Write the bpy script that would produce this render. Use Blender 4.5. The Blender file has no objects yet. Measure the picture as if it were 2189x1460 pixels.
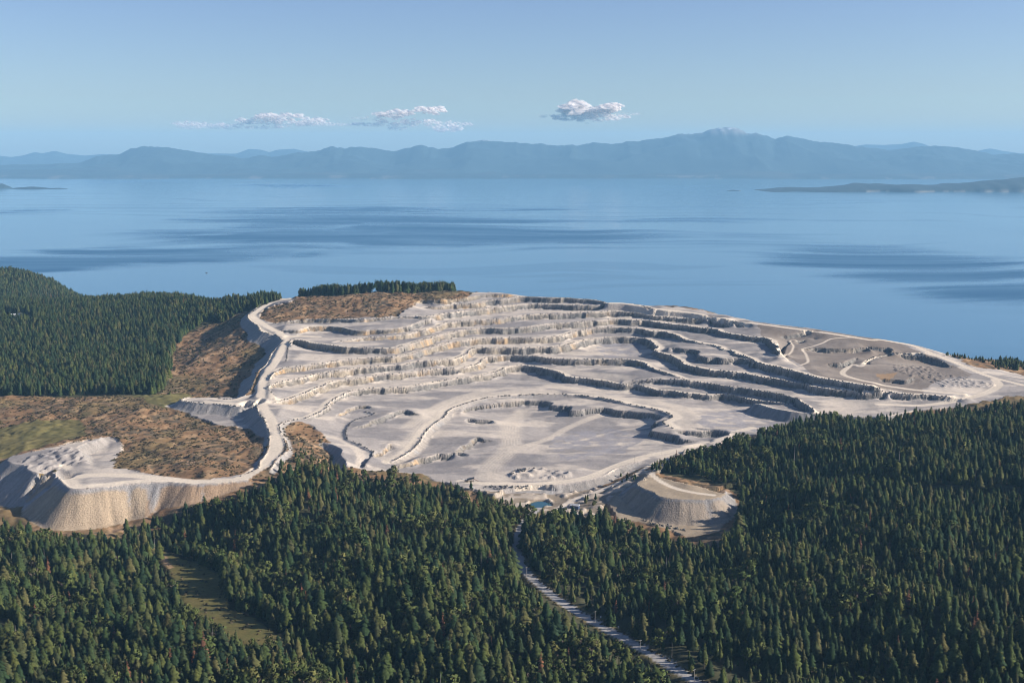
import bpy, bmesh, math, random
import numpy as np
from mathutils import Vector

# ------------------------------------------------------------------ camera, sky, sun, exposure
scene = bpy.context.scene
COL = scene.collection
W, H, F = 2189.0, 1460.0, 2458.0          # photograph frame and focal length in its pixels
CAM_Z = 560.0
PITCH = math.atan((730 - 330) / F)          # the horizon lies at row 330
cam_d = bpy.data.cameras.new("camera")
cam_d.sensor_width = 36.0
cam_d.lens = 36.0 * F / W
cam_d.clip_start, cam_d.clip_end = 5.0, 400000.0
cam = bpy.data.objects.new("camera", cam_d)
cam.location = (0, 0, CAM_Z)
cam.rotation_euler = (math.pi / 2 - PITCH, 0, 0)
COL.objects.link(cam)
scene.camera = cam

SUN_AZ = math.radians(94)                  # clockwise from the view direction (+Y): from the right, a little behind
SUN_EL = math.radians(23.5)
world = bpy.data.worlds.new("World")
scene.world = world
world.use_nodes = True
wn = world.node_tree.nodes
wl = world.node_tree.links
for n in list(wn):
    wn.remove(n)
w_out = wn.new("ShaderNodeOutputWorld")
w_bg = wn.new("ShaderNodeBackground")
w_sky = wn.new("ShaderNodeTexSky")
w_sky.sky_type = 'NISHITA'
w_sky.sun_disc = False
w_sky.sun_elevation = SUN_EL
w_sky.sun_rotation = SUN_AZ
w_sky.altitude = 500
w_sky.air_density = 1.0
w_sky.dust_density = 0.8
w_sky.ozone_density = 4.2
w_bg.inputs['Strength'].default_value = 0.065
w_hs = wn.new('ShaderNodeHueSaturation')
w_hs.inputs['Saturation'].default_value = 1.0
w_hs.inputs['Hue'].default_value = 0.515
wl.new(w_sky.outputs[0], w_hs.inputs['Color'])
w_tint = wn.new('ShaderNodeVectorMath')
w_tint.operation = 'MULTIPLY'
w_tint.inputs[1].default_value = (0.99, 0.965, 0.98)
wl.new(w_hs.outputs[0], w_tint.inputs[0])
wl.new(w_tint.outputs[0], w_bg.inputs[0])
wl.new(w_bg.outputs[0], w_out.inputs[0])

sun_d = bpy.data.lights.new("sun", 'SUN')
sun_d.energy = 5.0
sun_d.angle = math.radians(0.5)
sun_d.color = (1.0, 0.93, 0.85)
sun = bpy.data.objects.new("sun", sun_d)
to_sun = Vector((math.sin(SUN_AZ) * math.cos(SUN_EL), math.cos(SUN_AZ) * math.cos(SUN_EL), math.sin(SUN_EL)))
sun.rotation_euler = (-to_sun).to_track_quat('-Z', 'Y').to_euler()
sun.location = to_sun * 3000
COL.objects.link(sun)

scene.view_settings.view_transform = 'Standard'
scene.view_settings.look = 'None'
scene.view_settings.gamma = 1
scene.view_settings.exposure = 1.05
scene.render.film_transparent = False
try:
    scene.cycles.use_denoising = True
    scene.cycles.filter_width = 1.0
    scene.cycles.volume_bounces = 0
    scene.cycles.max_bounces = 5
    scene.cycles.diffuse_bounces = 1
    scene.cycles.glossy_bounces = 2
    scene.cycles.transparent_max_bounces = 24
except Exception:
    pass
HAZE_DENSITY = 2.75e-5
HAZE_COLOR = (0.33, 0.66, 0.98, 1)

rng = np.random.default_rng(7)
random.seed(7)

# ------------------------------------------------------------------ pixel <-> world
SP, CP = math.sin(PITCH), math.cos(PITCH)

def unproject(px, py, z):
    px = np.asarray(px, float); py = np.asarray(py, float); z = np.asarray(z, float)
    xc = (px - W / 2) / F; yc = (H / 2 - py) / F
    dx, dy, dz = xc, CP + yc * SP, -SP + yc * CP
    t = (z - CAM_Z) / dz
    return dx * t, dy * t

def project(x, y, z):
    dz = z - CAM_Z
    d = y * CP - dz * SP
    u = y * SP + dz * CP
    return W / 2 + F * x / d, H / 2 - F * u / d

# ------------------------------------------------------------------ noise
def _hash(ix, iy, seed):
    h = (ix.astype(np.int64) * 374761393 + iy.astype(np.int64) * 668265263 + seed * 1442695041) & 0xFFFFFFFF
    h = ((h ^ (h >> 13)) * 1274126177) & 0xFFFFFFFF
    h = h ^ (h >> 16)
    return (h & 0xFFFF).astype(np.float64) / 65535.0

def vnoise(x, y, seed=0):
    ix = np.floor(x); iy = np.floor(y)
    fx = x - ix; fy = y - iy
    fx = fx * fx * fx * (fx * (fx * 6 - 15) + 10); fy = fy * fy * fy * (fy * (fy * 6 - 15) + 10)
    ix = ix.astype(np.int64); iy = iy.astype(np.int64)
    a = _hash(ix, iy, seed); b = _hash(ix + 1, iy, seed)
    c = _hash(ix, iy + 1, seed); d = _hash(ix + 1, iy + 1, seed)
    return (a + (b - a) * fx) * (1 - fy) + (c + (d - c) * fx) * fy

def fbm(x, y, seed=0, octaves=4, gain=0.5):
    s = 0; a = 1; t = 0
    for o in range(octaves):
        ca, sa = math.cos(0.6 * o), math.sin(0.6 * o)
        s = s + a * vnoise((x * ca - y * sa) * 2 ** o + 17.3 * o, (x * sa + y * ca) * 2 ** o - 9.1 * o, seed + o)
        t += a; a *= gain
    return s / t

def sstep(a, b, x):
    t = np.clip((x - a) / (b - a), 0, 1)
    return t * t * (3 - 2 * t)

# ------------------------------------------------------------------ traced break lines of the land
# crops of the photograph in which lines were read: origin and scale
CROP = {'a': (500, 610, 6.254), 'b': (840, 610, 6.254), 'c': (1180, 610, 6.254), 'd': (1520, 640, 6.254), 'e': (1839, 690, 6.254),
        'f': (500, 830, 6.254), 'g': (840, 830, 6.254), 'h': (1180, 780, 6.254), 'i': (1400, 780, 6.254), 'j': (1080, 950, 6.254),
        'k': (0, 560, 2.433), 'l': (0, 900, 5.212), 'm': (900, 980, 3.0414), 'p': (0, 0, 1.0)}

def parse(s):
    pts = []; crop = 'p'
    for tok in s.split(';'):
        w = tok.split()
        if not w:
            continue
        if w[0] in CROP:
            crop = w[0]; w = w[1:]
        ox, oy, sc = CROP[crop]
        v = [float(q) for q in w]
        pts.append((ox + v[0] / sc, oy + v[1] / sc) + tuple(v[2:]))
    return pts

# crest lines: left hand side high, right hand side low.  "x y z h" per vertex (z = crest height, h = drop); missing ones interpolate
CREST = [
 # (line, face angle, road width on the upper side, boulders, warm 0..1 at the two ends)
 ("b 270 262 228 2; 300 225 232 4; 400 192 234 9; 600 188 236 10; 760 180 237 11; 1000 155 239 9; 1250 122 240 8; 1560 118 239 6; 1640 125 236 0", 68, 0, 0, 1, 1),
 ("b 420 300 221 1; 520 297 222 4; 850 262 224 9; 1100 245 226 10; 1300 213 228 10; 1500 185 231 11; 1650 165 232 11; 1900 165 232 11; 2189 172 232 11; c 200 178 232 11; 400 190 231 10; 600 212 230 7; 760 235 229 0", 70, 14, 1, 1, 0),
 ("a 480 515 206 0; 700 497 209 3; 900 468 211 6; 1250 455 213 7; 1700 458 215 6; b 0 432 217 3; 300 425 218 3; 480 415 219 6; 600 400 219 11; 900 352 220 12; 1200 322 221 12; 1500 283 222 12; 1750 262 222 11; 2000 258 222 11; c 0 262 222 11; 300 272 222 11; 600 270 223 11; 900 255 223 11; 1050 258 223 11; 1200 285 222 9; 1340 325 221 0", 70, 16, 1, .8, 0),
 ("a 560 610 202 0; 700 605 203 4; 850 595 205 8; 1000 560 206 9; 1200 550 206 9; 1300 552 206 9; 1420 560 206 9; 1540 590 207 9; 1680 607 207 9; 1900 600 208 8; b 0 592 209 8; 120 572 211 9; 300 520 213 10; 450 462 216 8; 520 432 218 0", 62, 8, 0, .7, .9),
 ("a 1390 760 197 0; 1450 745 198 2; 1700 715 199 4; 2189 675 201 7; b 250 645 203 9; 450 590 205 10; 650 530 207 10; 850 490 208 10; 1100 475 209 10; 1350 460 210 10; 1550 432 211 10; 1800 400 212 10; 2189 385 212 11; c 300 378 212 11; 600 362 213 11; 800 355 213 11; 1000 360 213 11; 1150 375 212 10; 1250 398 210 9; 1380 420 208 7; 1480 425 208 9; 1640 442 207 10; 1800 450 207 10; 1950 457 206 10; 2100 470 205 10; d 40 302 204 9; 190 328 203 9; 300 345 202 7; 430 372 201 0", 70, 16, 1, .9, 0),
 ("a 750 800 195 0; 790 737 195 8; 850 742 195 11; 1050 778 195 12; 1250 802 195 12; 1400 820 195 11; 1600 840 195 11; 1900 845 195 11; b 0 838 195 11; 200 790 196 12; 400 730 197 12; 600 680 198 11; 800 635 199 11; 1000 600 200 11; 1200 580 200 11; 1500 582 200 11; 1800 560 201 11; 2000 535 202 11; 2189 520 202 11; c 300 505 203 11; 600 480 203 11; 850 462 203 11; 1000 465 203 11; 1250 478 202 11; 1500 512 201 11; 1800 545 200 10; 2000 575 199 10; 2189 590 199 10; d 100 428 198 9; 300 468 197 8; 420 490 197 8; 540 508 197 9; 690 520 197 10; 780 560 197 10; 850 612 197 10; 888 670 196 9; 900 720 194 5; 895 760 191 0", 70, 16, 1, .8, .1),
 ("a 465 1262 173 0; 480 1240 175 2; 540 1185 177 4; 610 1135 178 6; 700 1105 179 8; 900 1080 180 9; 1100 1050 181 9; 1400 1015 182 9; 1700 985 183 10; 2000 965 184 10; b 0 965 184 10; 250 925 185 10; 400 870 186 10; 550 830 187 11; 750 770 188 11; 1000 740 189 11; 1250 715 190 11; 1500 708 190 11; 1800 710 190 11; 2000 705 190 11; 2189 685 191 11; c 200 650 191 11; 400 605 192 11; 600 580 192 11; 850 570 192 11; 1150 585 191 11; 1350 615 190 11; 1500 630 190 11; 1640 660 189 9; 1780 730 186 4; 1900 760 186 2; 2100 790 185 2; d 0 605 185 2; 200 680 185 2; 450 770 183 5; 560 830 183 10; 700 872 183 12; 850 905 182 12; 1100 965 181 12; 1400 1040 180 12; 1700 1100 178 10; 2000 1150 177 8; 2189 1170 176 6; e 200 870 174 3; 420 905 171 0", 70, 17, 1, .9, 0),
 ("c 1560 830 184 0; 1650 832 184 8; 1760 848 184 9; 1850 850 184 10; 1970 880 184 11; 1945 925 184 11; 2060 965 184 12; 2189 962 184 12; d 100 787 184 12; 250 782 184 11; 400 782 184 12; 500 800 184 12; 560 842 183 2", 72, 0, 0, 0, 0),
 ("f 560 105 166 1; 520 60 168 2; 500 0 169 2; a 488 1355 170 3; 600 1305 171 7; 800 1262 171 9; 1100 1190 172 10; 1400 1152 173 10; 1700 1112 173 11; 1900 1092 174 11; 2189 1072 174 11; b 300 1030 175 11; 500 1010 176 11; 750 1000 176 11; 880 960 177 11; 1000 915 177 11; 1050 862 178 11; 1120 845 178 12; 1300 840 178 12; 1700 840 178 12; 2126 832 179 12; c 120 815 179 12; 250 790 179 12; 450 735 179 12; 700 702 179 12; 1000 697 179 12; 1200 714 178 12; 1330 757 177 11; 1392 810 176 10; 1372 880 176 9; 1450 915 175 10; 1600 950 174 11; 1660 1000 173 11; 1750 1050 173 12; 1900 1095 172 12; 2100 1135 172 12; d 0 955 171 11; 200 970 171 11; 400 985 170 11; 600 1025 170 11; 800 1060 169 11; 1000 1090 169 11; 1200 1130 168 11; 1400 1170 168 11; 1700 1215 167 11; 2000 1240 166 11; e 0 935 166 10; 300 940 166 10; 600 960 166 9; 900 975 165 7; 1150 985 165 4; 1350 1005 164 0", 70, 17, 1, .8, 0),
 ("f 560 190 161 2; 640 170 161 5; 750 150 161 8; 900 90 162 9; 1080 20 162 9; a 1250 1320 162 10; 1450 1280 162 10; 1700 1240 163 10; 2000 1205 163 10; 2189 1190 163 10; b 300 1155 164 10; 600 1130 164 10; 850 1110 165 10; 1050 1080 165 10; 1180 1040 165 10; 1220 988 166 10; 1350 952 166 11; 1600 940 166 11; 1850 950 167 11; 2100 980 167 11; c 250 992 167 11; 600 992 167 11; 900 990 167 11; 1020 1000 166 11; 1150 1020 166 10; 1250 1048 165 8; 1300 1100 164 4; 1450 1150 164 3; 1600 1205 163 2; 1740 1245 162 0", 70, 16, 1, .8, .1),
 ("c 940 1295 153 0; 1100 1285 155 3; 1400 1268 159 7; 1740 1262 162 9; 1900 1292 161 10; 2189 1325 160 10; i 900 280 160 10; 1200 322 159 10; 1500 365 158 10; 1750 410 158 11; 1850 442 157 11; 1980 510 157 11; 2060 560 156 9; 2130 625 154 0", 72, 8, 1, 0, 0),
 ("f 880 415 153 1; 1000 392 154 3; 1100 350 154 4; 1250 250 153 4; 1350 170 153 4; 1480 70 152 6; 1650 25 152 9; 1850 10 152 9; a 2189 1372 152 10; b 300 1340 153 10; 600 1290 153 10; 900 1240 153 10; 1200 1200 154 10; 1450 1150 154 10; 1520 1102 154 10; 1700 1082 154 11; 1850 1092 154 11; 2000 1112 154 12; 2126 1140 154 12; c 120 1190 153 11; 250 1225 153 11; 450 1250 152 11; 700 1280 151 11; 830 1310 150 10; 950 1330 150 10; 1150 1340 149 10; i 0 340 149 10; 200 345 149 9; 350 372 148 8; 500 390 148 8; 690 412 147 8; 880 400 147 9; 1000 410 147 9; 1200 450 147 9; 1330 480 147 8; 1500 500 148 4; 1700 520 149 2; 1900 560 149 0", 70, 15, 1, .5, 0),
 ("g 0 985 128 4; 200 880 131 5; 370 720 133 6; 450 590 135 6; 550 490 136 5; 700 390 138 5; 760 300 139 4; 900 240 140 3; 1200 150 141 3; 1500 110 142 3; 1800 95 142 3; 2126 90 142 3; h 300 410 142 3; 500 430 142 3; 750 465 142 3; 1000 525 141 2; 1250 570 141 2; 1450 610 141 2; 1600 690 140 2; 1500 740 140 1; 1470 770 140 1; 1600 850 139 0", 40, 20, 2, .3, 0),
 ("g 900 330 136 0; 980 270 136 6; 1130 230 136 8; 1300 218 136 9; 1500 190 136 8; 1650 175 137 9; 1880 160 137 10; 2080 165 137 10; 2150 195 137 9; h 0 532 137 9; 130 537 137 10; 255 550 137 11; 265 605 137 10; 400 598 137 9; 550 580 137 9; 680 568 137 9; 720 570 137 10; 900 600 137 11; 1200 635 137 11; 1350 650 137 10; 1470 690 137 10; 1390 750 137 10; 1450 810 137 10; 1330 870 136 10; 1500 900 136 10; 1680 935 136 11; 1730 985 135 9; 1860 1005 134 4; 1960 1015 133 0", 74, 0, 0, .3, 0),
 ("g 960 440 132 0; 1000 412 133 6; 1100 410 133 7; 1280 410 133 7; 1335 425 132 5; 1380 470 131 0", 76, 0, 0, 0, 0),
 ("g 820 870 130 0; 850 830 131 5; 900 770 131 6; 970 748 131 6; 1010 715 131 6; 1120 655 131 7; 1200 688 130 5; 1340 695 129 1; 1400 700 128 0", 55, 0, 0, .5, .2),
 ("g 40 1020 128 5; 200 985 129 7; 330 930 130 8; 450 905 130 8; 560 880 130 9; 720 885 130 9; 840 865 130 7; 960 880 129 3; 1020 910 128 0", 66, 0, 0, .7, .1),
 ("i 230 890 138 0; 370 872 138 6; 500 876 138 8; 700 882 138 9; 850 890 138 9; 960 905 138 7; 985 935 138 0", 60, 0, 0, 0, 0),
 ("i 490 828 140 1; 600 842 140 2; 900 868 140 2; 1150 888 140 0", 40, 0, 0, 0, 0),
 ("i 1325 560 143 5; 1322 520 149 12; 1400 532 150 13; 1500 570 150 14; 1700 612 150 14; 1900 640 150 13; 2189 662 149 12; p 1800 890 149 10; 1880 893 150 6; 1960 880 152 0", 36, 10, 0, 0, 0),
 ("a 1390 0 0 0", 0, 0, 0, 0, 0),
 # bare waste at the right: small faces and the oval pit
 ("e 840 425 180 2; 700 425 178 4; 530 432 178 8; 620 438 178 10; 880 455 177 10; 1050 502 176 9; 1190 565 173 3; 1220 600 171 0", 60, 0, 0, 0, 0) if False else
 ("e 60 560 177 3; 120 490 179 4; 250 455 180 5; 400 428 180 6; 530 425 180 9; 700 428 180 10; 880 452 178 10; 1050 500 175 9; 1160 545 173 7; 1210 600 171 0", 62, 0, 1, .3, 0),
 ("d 1180 660 190 0; 1245 660 190 3; 1400 648 191 9; 1700 652 191 9; 1900 648 191 9; 2080 640 191 8; 2140 690 188 0", 66, 0, 0, .3, .2),
 ("d 1540 870 181 0; 1570 860 182 7; 1650 850 183 9; 1750 838 183 9; 1890 800 184 8; 1960 770 184 0", 68, 0, 0, .3, .2),
 ("e 90 350 188 0; 130 322 189 7; 250 322 189 9; 350 332 188 9; 430 372 187 5; 470 400 185 0", 64, 0, 0, 0, 0),
 ("e 250 750 172 0; 290 745 172 6; 480 757 171 7; 640 770 171 7; 690 735 171 5; 720 700 171 0", 66, 0, 0, .4, .2),
 ("d 900 500 195 0; 960 495 195 6; 1060 470 197 7; 1250 450 198 6; 1400 455 197 0", 62, 0, 0, .4, .2),
 ("d 1055 545 192 0; 1025 605 191 6; 990 660 190 7; 965 710 189 6; 955 750 188 0", 60, 0, 0, .7, .5),
 ("d 1120 600 190 0; 1160 560 191 5; 1300 545 191 6; 1380 530 191 0", 66, 0, 0, .4, .2),
 # left embankment of the main haul road (far to near)
 ("a 700 172 228 1; 560 190 226 4; 420 225 221 6; 330 270 217 8; 250 340 213 9; 180 400 211 8; 180 450 209 10; 250 500 207 13; 320 560 203 15; 340 610 200 16; 470 655 197 18; 560 690 194 20; 625 750 191 21; 600 800 189 21; 480 930 184 20; 430 1050 179 19; 330 1140 174 19; 270 1250 169 18; 230 1360 165 16; f 140 95 161 10; 60 130 159 5; 0 145 158 3; p 470 852 157 0", 36, 18, 1, .1, 0),
 # tip at the end of the short spur
 ("p 420 846 157 1; 392 852 157 6; 385 857 157 10; 412 862 157 11; 440 864 157 12; 470 866 157 12; 500 869 157 13; f 0 245 157 13; 120 250 157 13; 240 212 158 12; 290 290 158 13; 322 360 157 14; 390 430 156 13; 430 530 155 9; 465 625 153 3; 455 660 153 3; 450 720 153 3; 440 820 152 3; 400 900 151 3; 330 990 150 3; 300 1070 149 2; 230 1110 149 1; 80 1170 149 0", 36, 12, 1, .1, .1),
 # right hand edge of the main haul road, near to far
 ("f 480 1090 149 4; 510 1060 150 5; 600 940 151 5; 700 855 152 5; 728 830 152 4; 690 690 154 4; 640 590 155 4; 618 500 156 4; 660 470 156 4; 760 440 155 2; 860 420 154 0", 42, 10, 1, .1, .2),
 ("a 705 1035 183 0; 725 900 188 1; 745 810 193 1; 750 800 195 0", 40, 0, 1, 0, 0),
 # waste dump, lower left
 ("l 640 522 148 0; 622 558 148 12; 624 600 148 25; 690 690 148 34; 780 755 148 36; 870 762 148 37; 1000 752 148 37; 1300 718 148 36; 1600 692 148 32; 1850 684 148 26; 2189 705 148 18; f 0 1250 149 8; 160 1240 149 4; 300 1230 149 0", 37, 22, 0, .9, 1),
 ("l 1010 485 149 2; 950 410 151 7; 880 330 153 10; 870 290 154 11; 960 245 155 11; 1080 205 156 11; 1125 172 156 6; 1000 178 155 5; 900 200 155 5; 700 265 153 5; 350 330 151 6; 180 370 150 8; 85 430 150 20; 130 470 150 32; 250 492 150 35; 330 550 149 36; 450 587 149 34; 510 604 148 28; 560 580 148 14; 600 548 148 4; 632 522 148 0", 37, 0, 0, .2, .1),
 # little tip at the right, in the forest
 ("m 1500 85 139 0; 1430 135 139 8; 1400 165 139 16; 1450 195 139 18; 1510 215 139 20; 1540 240 139 22; 1600 255 139 23; 1680 262 139 23; 1750 264 139 23; 1900 258 139 22; 1960 238 139 14; 1990 205 139 0", 37, 0, 0, .75, .55),
 # bank below the pit road
 ("j 0 572 122 1; 200 570 122 4; 300 560 122 6; 500 555 122 8; 700 545 122 9; 900 520 122 9; 1050 490 123 9; 1200 455 124 8; 1330 420 125 7; 1450 350 126 6; 1700 265 128 4; 1900 200 129 0", 40, 12, 0, .1, .1),
 ("f 1130 725 143 1; 1200 725 143 5; 1300 745 143 8; 1440 815 142 10; 1430 900 140 11; 1490 960 138 10; 1500 1040 136 8", 45, 0, 0, .2, .1),
 ("f 1860 850 136 3; 1840 900 135 5; 1800 960 134 6; 1755 1020 133 5", 60, 0, 0, .2, .1),
 ("f 1860 935 133 0; 1900 890 134 4; 1990 800 135 6; 2050 745 136 6; 2130 728 136 0", 58, 0, 0, .9, .9),
 ("f 1680 305 146 1; 1760 320 145 2; 1870 345 144 3; 1800 370 143 2; 1620 420 143 2; 1510 510 142 2; 1485 600 141 2; 1520 680 140 2; 1600 720 139 2; 1800 820 137 2; 1860 848 136 2", 40, 0, 1, 0, 0),
 ("f 1330 370 148 0; 1380 345 148 3; 1480 290 148 5; 1600 245 148 5; 1760 235 148 5; 1870 272 147 0", 62, 0, 0, .9, .6),
 ("f 1560 560 141 0; 1700 495 143 4; 1850 430 144 6; 1980 370 145 7; 2126 310 145 7; g 190 285 145 7; 250 320 144 6; 380 345 142 0", 58, 0, 0, .4, .2),
]
CREST = [c for c in CREST if c[1] > 0]

# haul roads as centre lines "x y z", width
ROADS = [
 ("l 800 620 148; 1100 600 148; 1500 610 148; 1800 640 148; 2189 675 148; f 0 1225 149; 200 1150 149; 400 1000 150; 560 850 152; 570 700 154; 520 550 156; 480 400 158; 400 280 161; 360 150 164; 370 20 167; a 380 1300 170; 450 1150 177; 560 1000 184; 640 850 190; 690 740 194; 600 640 199; 420 540 205; 290 450 209; 240 410 212; 330 330 216; 460 250 221; 600 205 226; 740 185 229", 20),
 ("a 1100 690 196; 900 680 195; 780 690 195; 700 700 195", 26),
 ("f 360 150 163; 200 170 160; 0 200 158; p 440 858 157", 13),
 ("c 760 232 230; 950 238 229; 1100 262 227; 1300 295 224; 1500 330 221; 1700 348 219; 1900 372 217; 2189 430 213; d 150 245 213; 300 285 211; 750 342 207; 1000 378 205; 1300 415 203; 1600 458 200; 1900 505 197; 2150 545 194; e 250 225 192; 500 265 189; 700 305 186; 850 365 183; 1000 430 180; 1150 490 177; 1300 545 174; 1500 630 170; 1650 690 168; 1800 740 166; 2000 790 165; 2189 835 165", 15),
 ("e 1800 760 166; 1850 830 165; 1700 930 162; 1400 1020 159; 1100 1075 157; 800 1105 156; 560 1100 156; 250 1090 156", 17),
 ("e 850 400 184; 700 405 183; 500 415 182; 350 432 181; 200 465 181; 80 520 180; 0 580 179; d 1900 870 178; 1790 940 177; 1760 980 176; 1800 1020 176; 2000 1080 174; 2189 1115 173; e 300 835 170; 700 893 167; 1100 932 165; 1400 950 164", 12),
 ("d 1900 510 197; 1750 515 196; 1600 530 195; 1500 580 192; 1370 625 190; 1230 665 188; 1260 720 186; 1290 790 185; 1290 840 184; 1200 880 183", 7),
 ("d 1330 525 195; 1180 535 194; 1060 555 191; 1100 620 190; 1090 670 189; 1050 730 187; 980 770 186; 1150 890 183", 6),
 ("g 900 1240 122; 1200 1270 122; 1500 1275 122; j 0 520 122; 200 530 122; 500 522 122; 700 505 122; 900 480 123; 1100 435 124; 1250 385 125; 1400 320 126; 1630 230 128; 1900 150 130; 2189 95 131; h 2126 1040 132; i 400 1095 133; 600 1050 134; 800 1010 135; 950 970 136; 1040 930 137; 1100 890 138; 1300 840 138", 15),
 ("j 640 900 115; 850 780 114; 1000 710 115; 1150 660 117; 1400 555 120; 1700 420 124; 1950 270 127; 2189 150 130; p 1480 955 133", 8),
 ("m 1490 95 139; 1560 150 139; 1660 195 139; 1780 222 139; 1900 238 139", 10),
]
FOREST_ROAD = ("p 1150 1085 115; 1128 1108 116; 1112 1135 117; 1107 1165 119; 1112 1200 121; 1130 1228 123; 1160 1255 126; 1195 1282 129; 1240 1312 132; 1290 1340 136; 1340 1367 139; 1400 1402 143; 1450 1432 146; 1500 1463 149; 1560 1500 153; 1640 1550 157", 11)

# ground heights read off the picture: pixel, height
ANCHOR = [
 (100,1200,116),(300,1200,118),(440,1260,124),(100,1350,134),(600,1300,136),(700,1150,126),(900,1120,124),(900,1300,138),(600,1420,150),
 (1000,1430,150),(200,1450,148),(1300,1200,122),(1500,1250,131),(1700,1150,138),(1600,1400,150),(1900,1300,162),(2100,1400,167),(2150,1150,170),
 (1900,1050,160),(1700,1000,145),(1850,935,159),(2000,918,166),(2189,890,172),(2320,890,176),(1580,985,138),(-150,1300,122),(560,1080,134),
 (760,1050,128),(1000,1075,120),(-200,1450,140),(2350,1300,172),(2350,1100,176),(1100,1560,152),(300,1600,152),(1900,1600,165),
 (50,870,140),(200,870,145),(300,870,150),(250,905,150),(400,930,152),(480,960,150),(300,990,148),(150,910,142),(-60,960,138),(400,880,146),
 (350,840,142),(450,810,150),(420,760,158),(480,720,172),(500,690,186),(530,670,200),(440,850,146),(330,930,154),(560,930,150),
 (0,845,138),(150,845,140),(330,835,142),(100,760,150),(250,720,163),(400,690,180),(480,655,204),(200,668,180),(50,665,166),(550,640,220),
 (330,655,190),(-150,700,158),(60,1135,112),(240,1150,113),(330,1115,116),(400,1085,122),(480,1062,134),(-80,1130,112),
 (700,640,236),(820,626,242),(950,624,240),(640,638,231),(750,665,222),(880,650,232),(650,665,222),(620,690,214),(1000,632,238),
 (2060,770,156),(2120,768,153),(2189,785,152),(2000,752,166),(2170,800,158),(2189,815,160),(2250,830,162),
 (1145,1080,112),(1180,1060,114),(1250,1085,114),(1060,1070,117),(1330,1130,115),(1480,1165,116),(1560,1100,126),(1560,1030,134),
 (1300,1040,118),(1650,960,141),(1700,905,139),(1600,930,138),
]
# things far away on the ground: world positions
WANCHOR = [(-2600, 600, 130), (2600, 600, 170), (-2600, 1500, 130), (2600, 1500, 170), (0, 300, 165), (-1200, 300, 150), (1200, 300, 170)]
RIM = [(500,642,222),(640,634,231),(820,624,243),(970,622,239),(1100,631,235),(1313,645,230),(1520,668,214),(1640,690,207),(1839,718,194),(1990,742,182),(2100,765,162),(2189,780,150),(2400,800,150)]
# coast hidden behind the rim: down to below the sea
for px, py, z in RIM:
    x, y = unproject(px, py, z)
    r = math.hypot(x, y)
    for off, dz in ((60, 18), (140, 46), (320, 105), (700, 190), (1400, 240)):
        WANCHOR.append((x * (r + off) / r, y * (r + off) / r, max(z - dz, -40)))
for px, py, z, offs in ((50,592,168,((150,-25),(450,-110),(900,-220))), (-120,575,185,((150,-20),(500,-130),(900,-220)))):
    x, y = unproject(px, py, z)
    r = math.hypot(x, y)
    WANCHOR.append((x, y, z))
    for off, dz in offs:
        WANCHOR.append((x * (r + off) / r, y * (r + off) / r, z + dz))
for px, py, z in ((170,652,165),(300,648,178),(420,645,196)):
    x, y = unproject(px, py, z)
    r = math.hypot(x, y)
    WANCHOR.append((x, y, z))
    for off, dz in ((200, -30), (500, -105), (1000, -215)):
        WANCHOR.append((x * (r + off) / r, y * (r + off) / r, z + dz))
for px in (110, 150):
    x, y = unproject(px, 622, 95.0)
    WANCHOR.append((x, y, 40.0))

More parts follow.
